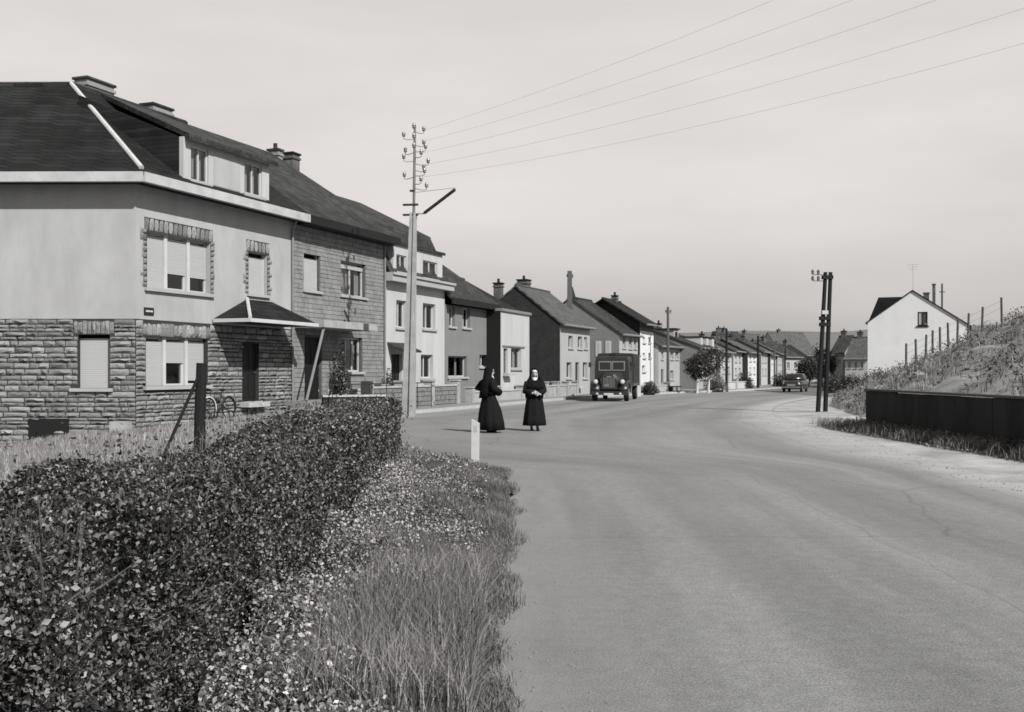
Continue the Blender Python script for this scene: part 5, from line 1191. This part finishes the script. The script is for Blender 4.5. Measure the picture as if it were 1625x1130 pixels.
# bare twigs poking out of the clipped faces
tw_ = MB()
for k in range(420):
    Dk = 3+16*random.random()**1.5; side_ = random.random(); xk = hedge_front(Dk)-random.random()*1.0; zk = .95 if side_ < .65 else random.uniform(.3, .9)
    if side_ >= .65: xk = hedge_front(Dk)-.08
    L_ = random.uniform(.10, .26); dv = Vector((random.uniform(-.5, .5)+(.6 if side_ >= .65 else 0), random.uniform(-.4, .4), 1 if side_ < .65 else .5)).normalized()*L_
    tw_.tube([(xk+2.3, Dk-4, zk), (xk+2.3+dv.x*.6, Dk-4+dv.y*.6, zk+dv.z*.55), (xk+2.3+dv.x, Dk-4+dv.y, zk+dv.z)], [.004, .003, .0015], 4)
tag(tw_.build('stray_twigs', 'bark', hg), kind='stuff')
# end of the hedge
NE = 12000; P_ = np.stack([hedge_back(19)+RNG.random(NE)*(hedge_front(19)-hedge_back(19)), 18.95+RNG.random(NE)*.22, RNG.random(NE)**.8*1.0], 1)+np.array([2.3, -4, 0]); tag(leaf_cloud('foliage', P_, .05, 'leaf', hg, up=np.array([0, -.6, .5])), kind='stuff')
# weeds between hedge and road
def verge_pts(n, D0, D1, xf0, xf1, pw=1.3):
    D = D0+(D1-D0)*RNG.random(n)**pw; a = hedge_front(D)+.05; b = np.interp(D, [4, 7, 10, 14, 17, 18.3], [-.12, -.06, .0, -.03, -.12, -.6])+.05*np.sin(D*2.7)+.03*np.sin(D*6.3+1)+.012*np.sin(D*14.1); fr = xf0+(xf1-xf0)*RNG.random(n)
    return a+(b-a)*fr, D, fr
x, D, fr = verge_pts(110000, 4.2, 18.4, 0, .82); hgtw = (.34*(1-fr)**.7+.05)*(.75+.25*np.sin(x*4+D*2.3)+.2*np.sin(D*6.1-x*3)); z = RNG.random(len(x))**.7*np.maximum(hgtw, .04)
keep = (np.sin(x*5.3+D*3.1)+np.sin(x*2.1-D*4.7)+RNG.random(len(x))*2.2) > .3
wdp = np.stack([x, D, z+.02], 1)[keep]; tag(leaf_cloud('verge_weeds', wdp, .03, 'weed', None, up=np.array([0, -.2, 1.0]), aspect=.6), 'pale leafy weeds growing between hedge and road', 'weeds', kind='stuff')
x, D, fr = verge_pts(90000, 4.0, 18.5, 0.1, 1.06, 1.5); sel = RNG.random(len(x)) < np.clip((1.07-fr)*7, .05, 1); x, D, fr = x[sel], D[sel], fr[sel]; edge = np.clip((1.08-fr)*2.0, .15, 1)
hb_ = (.05+.20*RNG.random(len(x))*edge)*(.7+.5*np.maximum(0, np.sin(x*3.3+D*1.9)))
tag(blades('verge_grass', np.stack([x, D, np.full(len(x), .02)], 1), hb_, .007, 'grass', None, .9), 'tangled grass along the road edge', 'grass', kind='stuff')
n = 9000; D = 4.6+3.2*RNG.random(n)**1.2; x = -.98+RNG.random(n)*.80; tag(blades('tall_grass', np.stack([x, D, np.full(n, .02)], 1), .16+.28*RNG.random(n), .006, 'drygrass', None, .7), 'tall thin grass stalks at the bottom of the verge', 'grass', kind='stuff')
# small pale flower heads in loose drifts between hedge and grass
cl_ = np.stack([RNG.random(70)*.9, 4.6+11*RNG.random(70)**1.3], 1); ix = RNG.integers(0, 70, 6000); D = cl_[ix, 1]+RNG.normal(size=6000)*.40; x = hedge_front(D)+.02+cl_[ix, 0]*.9+RNG.normal(size=6000)*.16
ok = (x < -.15) & (D > 4.3) & (D < 17.8); x, D = x[ok], D[ok]; tag(leaf_cloud('verge_flowers', np.stack([x, D, .10+.30*RNG.random(len(x))*np.clip((-x)/1.4, .2, 1)], 1), .019, 'petal', None, up=np.array([.2, -.5, 1.0]), aspect=.9), 'drifts of tiny pale flowers beside the hedge', 'flowers', kind='stuff')
# crumbs of soil and grit along the asphalt edge
gt = MB()
for k in range(330):
    Dk = 4.5+13*random.random()**1.6; xk = vedge(Dk)+.02+random.random()**2*.5; r_k = random.uniform(.003, .009); gt.sphere((xk, Dk, r_k*.4), (r_k*1.2, r_k, r_k*.7), 5, 3)
for k in range(420):
    Dk = 13+28*random.random(); xk = edge_at(RKs, Dk)-random.random()**2*1.2; r_k = random.uniform(.006, .014); gt.sphere((xk, Dk, r_k*.4), (r_k*1.2, r_k, r_k*.7), 5, 3)
tag(gt.build('roadside_grit', 'soil'), 'loose grit scattered along both road edges', 'grit', kind='stuff')
# dry grass in the yard behind the hedge
n = 42000; x = -14+RNG.random(n)*9.5; D = 6+21*RNG.random(n); hx_ = hedge_back(D)-.15; ok = x < np.minimum(hx_, -3.3); x, D = x[ok], D[ok]
zy = np.array([yard_z(a_, b_) for a_, b_ in zip(x, D)]); tag(blades('yard_grass', np.stack([x, D, zy], 1), .13, .012, 'yardgrass', None, .8), 'pale dry grass on the yard behind the hedge', 'grass', kind='stuff')
# bank vegetation
n = 80000; D = 12+50*RNG.random(n)**.9; s_ = .3+14*RNG.random(n)**1.1; keep = (np.sin(D*1.3+s_*1.9)+np.sin(s_*3.1-D*.9)+.8*np.sin(D*2.9+s_*.7)+RNG.random(n)*1.2) > 1.15; D, s_ = D[keep], s_[keep]
bp3 = np.array([bank_pt(a_, b_) for a_, b_ in zip(D, s_)]); bp3[:, 2] += RNG.random(len(bp3))**1.5*.5
tag(leaf_cloud('bank_weeds', bp3, .10, 'bankweed', None, up=np.array([-.3, -.6, .8]), aspect=.5), 'rough weeds covering the embankment', 'weeds', kind='stuff')
n = 26000; D = 12+48*RNG.random(n); s_ = .2+13*RNG.random(n); ok = (np.sin(D*.7-s_*1.1)+np.sin(s_*1.7+D*1.9)+RNG.random(n)*1.5) > .4; D, s_ = D[ok], s_[ok]; bp3 = np.array([bank_pt(a_, b_) for a_, b_ in zip(D, s_)]); tag(blades('bank_grass', bp3, .26, .022, 'drygrass', None, .8), 'dry grass tufts on the embankment', 'grass', kind='stuff')
n = 8000; D = 17+15*RNG.random(n); x = 9.75-RNG.random(n)**2.2*.9; ok = (np.sin(D*2.1)+np.sin(D*5.3+2)+RNG.random(n)*1.5) > .5; D, x = D[ok], x[ok]; n = len(D); tag(blades('wall_foot_grass', np.stack([x, D, np.full(n, .03)], 1), .22, .014, 'grass', None, .8), 'grass and weeds at the foot of the black wall', 'grass', kind='stuff')
n = 5000; D = 17+14*RNG.random(n); x = 9.7-RNG.random(n)**1.5*.9; tag(leaf_cloud('wall_foot_weeds', np.stack([x, D, .03+.3*RNG.random(n)**1.5*np.clip(1-(9.7-x), 0, 1)], 1), .07, 'bankweed', None, up=np.array([0, 0, 1.0])), 'leafy weeds at the foot of the black wall', 'weeds', kind='stuff')

cl2 = MB()
for k in range(420):
    Dk = 14+42*random.random(); sk = .5+12*random.random()**1.1
    if math.sin(Dk*.9+sk)+math.sin(sk*2.3-Dk*1.7) < .2: continue
    x_, y_, z_ = bank_pt(Dk, sk); r_k = random.uniform(.05, .17); i = len(cl2.v); cl2.sphere((x_, y_, z_+r_k*.15), (r_k*1.3, r_k, r_k*.7), 6, 4); cl2.v[i:] = [(a_+random.uniform(-.25, .25)*r_k, b_+random.uniform(-.25, .25)*r_k, c_+random.uniform(-.2, .2)*r_k) for a_, b_, c_ in cl2.v[i:]]
tag(cl2.build('bank_clods', 'soil'), 'pale clods and stones lying on the embankment', 'rubble', kind='stuff')

# ------------------------------------------------------------------ trees and bushes
def tree(name, label, p, h0, rad, hc, n=5000, leaf=.16, m='leafdark', tm='bark', group=None, trunk=.09, seed=0):
    o = thing(name, label, 'tree', (p[0], p[1], 0), 0, group); rs = np.random.default_rng(seed)
    mb = MB(); mb.tube([(0, 0, -.2), (.03, 0, h0*.6), (0, 0, h0+.2), (.05, 0, h0+hc*.7)], [trunk*1.3, trunk, trunk*.85, trunk*.3], 8)
    for k in range(6): a = k*1.05+.3; mb.tube([(0, 0, h0), (rad*.35*math.cos(a), rad*.35*math.sin(a), h0+hc*.35), (rad*.7*math.cos(a), rad*.7*math.sin(a), h0+hc*.6)], [trunk*.5, trunk*.35, trunk*.12], 6)
    mb.build('trunk', tm, o)
    cl = rs.normal(size=(34, 3)); cl /= np.linalg.norm(cl, axis=1)[:, None]; cl *= (.55+.45*rs.random((34, 1))); cl *= np.array([rad, rad, hc*.5]); idx = rs.integers(0, 34, n)
    P = cl[idx]+rs.normal(size=(n, 3))*np.array([rad, rad, hc*.5])*.2; P[:, 2] += h0+hc*.5
    tag(leaf_cloud('crown', P, leaf, m, o, up=P/np.linalg.norm(P, axis=1)[:, None]*.4), kind='stuff'); return o
tree('round_tree', 'left of the two round clipped street trees', pt(1106, 79.5), 1.15, .85, 1.75, 4500, .15, tm='white', group='round street trees', seed=1)
tree('round_tree', 'right and taller of the two round clipped street trees', pt(1124, 80.5), 1.25, .95, 2.1, 5200, .15, tm='white', group='round street trees', seed=2)
tree('far_tree', 'dark round tree just left of the double pole', pt(1284, 104), .8, 1.0, 2.2, 4000, .2, seed=3)
tree('far_tree', 'dark tree hidden behind the foot of the double pole', pt(1304, 110), .9, 1.3, 3.0, 5000, .22, seed=4)
def bush(name, label, p, rx, ry, h, n=3000, leaf=.12, m='leafdark', z=0.1, group=None):
    o = thing(name, label, 'bush', (p[0], p[1], z), 0, group); v = RNG.normal(size=(n, 3)); v /= np.linalg.norm(v, axis=1)[:, None]; v[:, 2] = np.abs(v[:, 2]); r = .65+.4*RNG.random((n, 1)); nn_ = 1+.2*np.sin(v[:, :1]*7+v[:, 1:2]*5)
    tag(leaf_cloud('foliage', v*r*nn_*np.array([rx, ry, h]), leaf, m, o, up=v*.6), kind='stuff'); MB().sphere((0, 0, 0), (rx*.6, ry*.6, h*.6), 10, 6).build('shade_core', 'core', o); return o
bush('garden_bush', 'dark shrub by the white house door left of the concrete pole', pt(612, 45.5), .55, .5, 1.35, 2600, .09)
bush('garden_bush', 'dark climbing shrub beside the lower window of the stone house', h2.A+h2.t*h2.u(540, .5)+h2.n*.5, .35, .35, 2.2, 2400, .09)
bush('garden_bush', 'dark low hedge clump beside the tall white post', pt(1031, 74), .6, .4, .75, 2600, .1)
bush('garden_bush', 'pale leafy garden shrub under the round trees', pt(1137, 84.5), .9, .6, 1.3, 2500, .1, 'weed')
bush('garden_bush', 'low dark shrub at the foot of the bank left of the white gable', pt(1348, 88), 1.5, 1.0, 1.15, 3500, .16)
bush('garden_bush', 'small dark shrub right of the far car', pt(1320, 80), .8, .6, 1.2, 2000, .12)
bush('garden_bush', 'rounded dark shrub on the bank under the white gable', pt(1395, 70), 1.2, .8, 1.3, 2600, .13, 'bankweed', .4)
bush('garden_bush', 'dark shrub at the garden edge right of the far row', pt(1240, 108), 1.0, .8, 1.3, 2000, .14)
bush('garden_bush', 'dark shrub between the two far poles', pt(1182, 95), .8, .6, 1.4, 2000, .12)
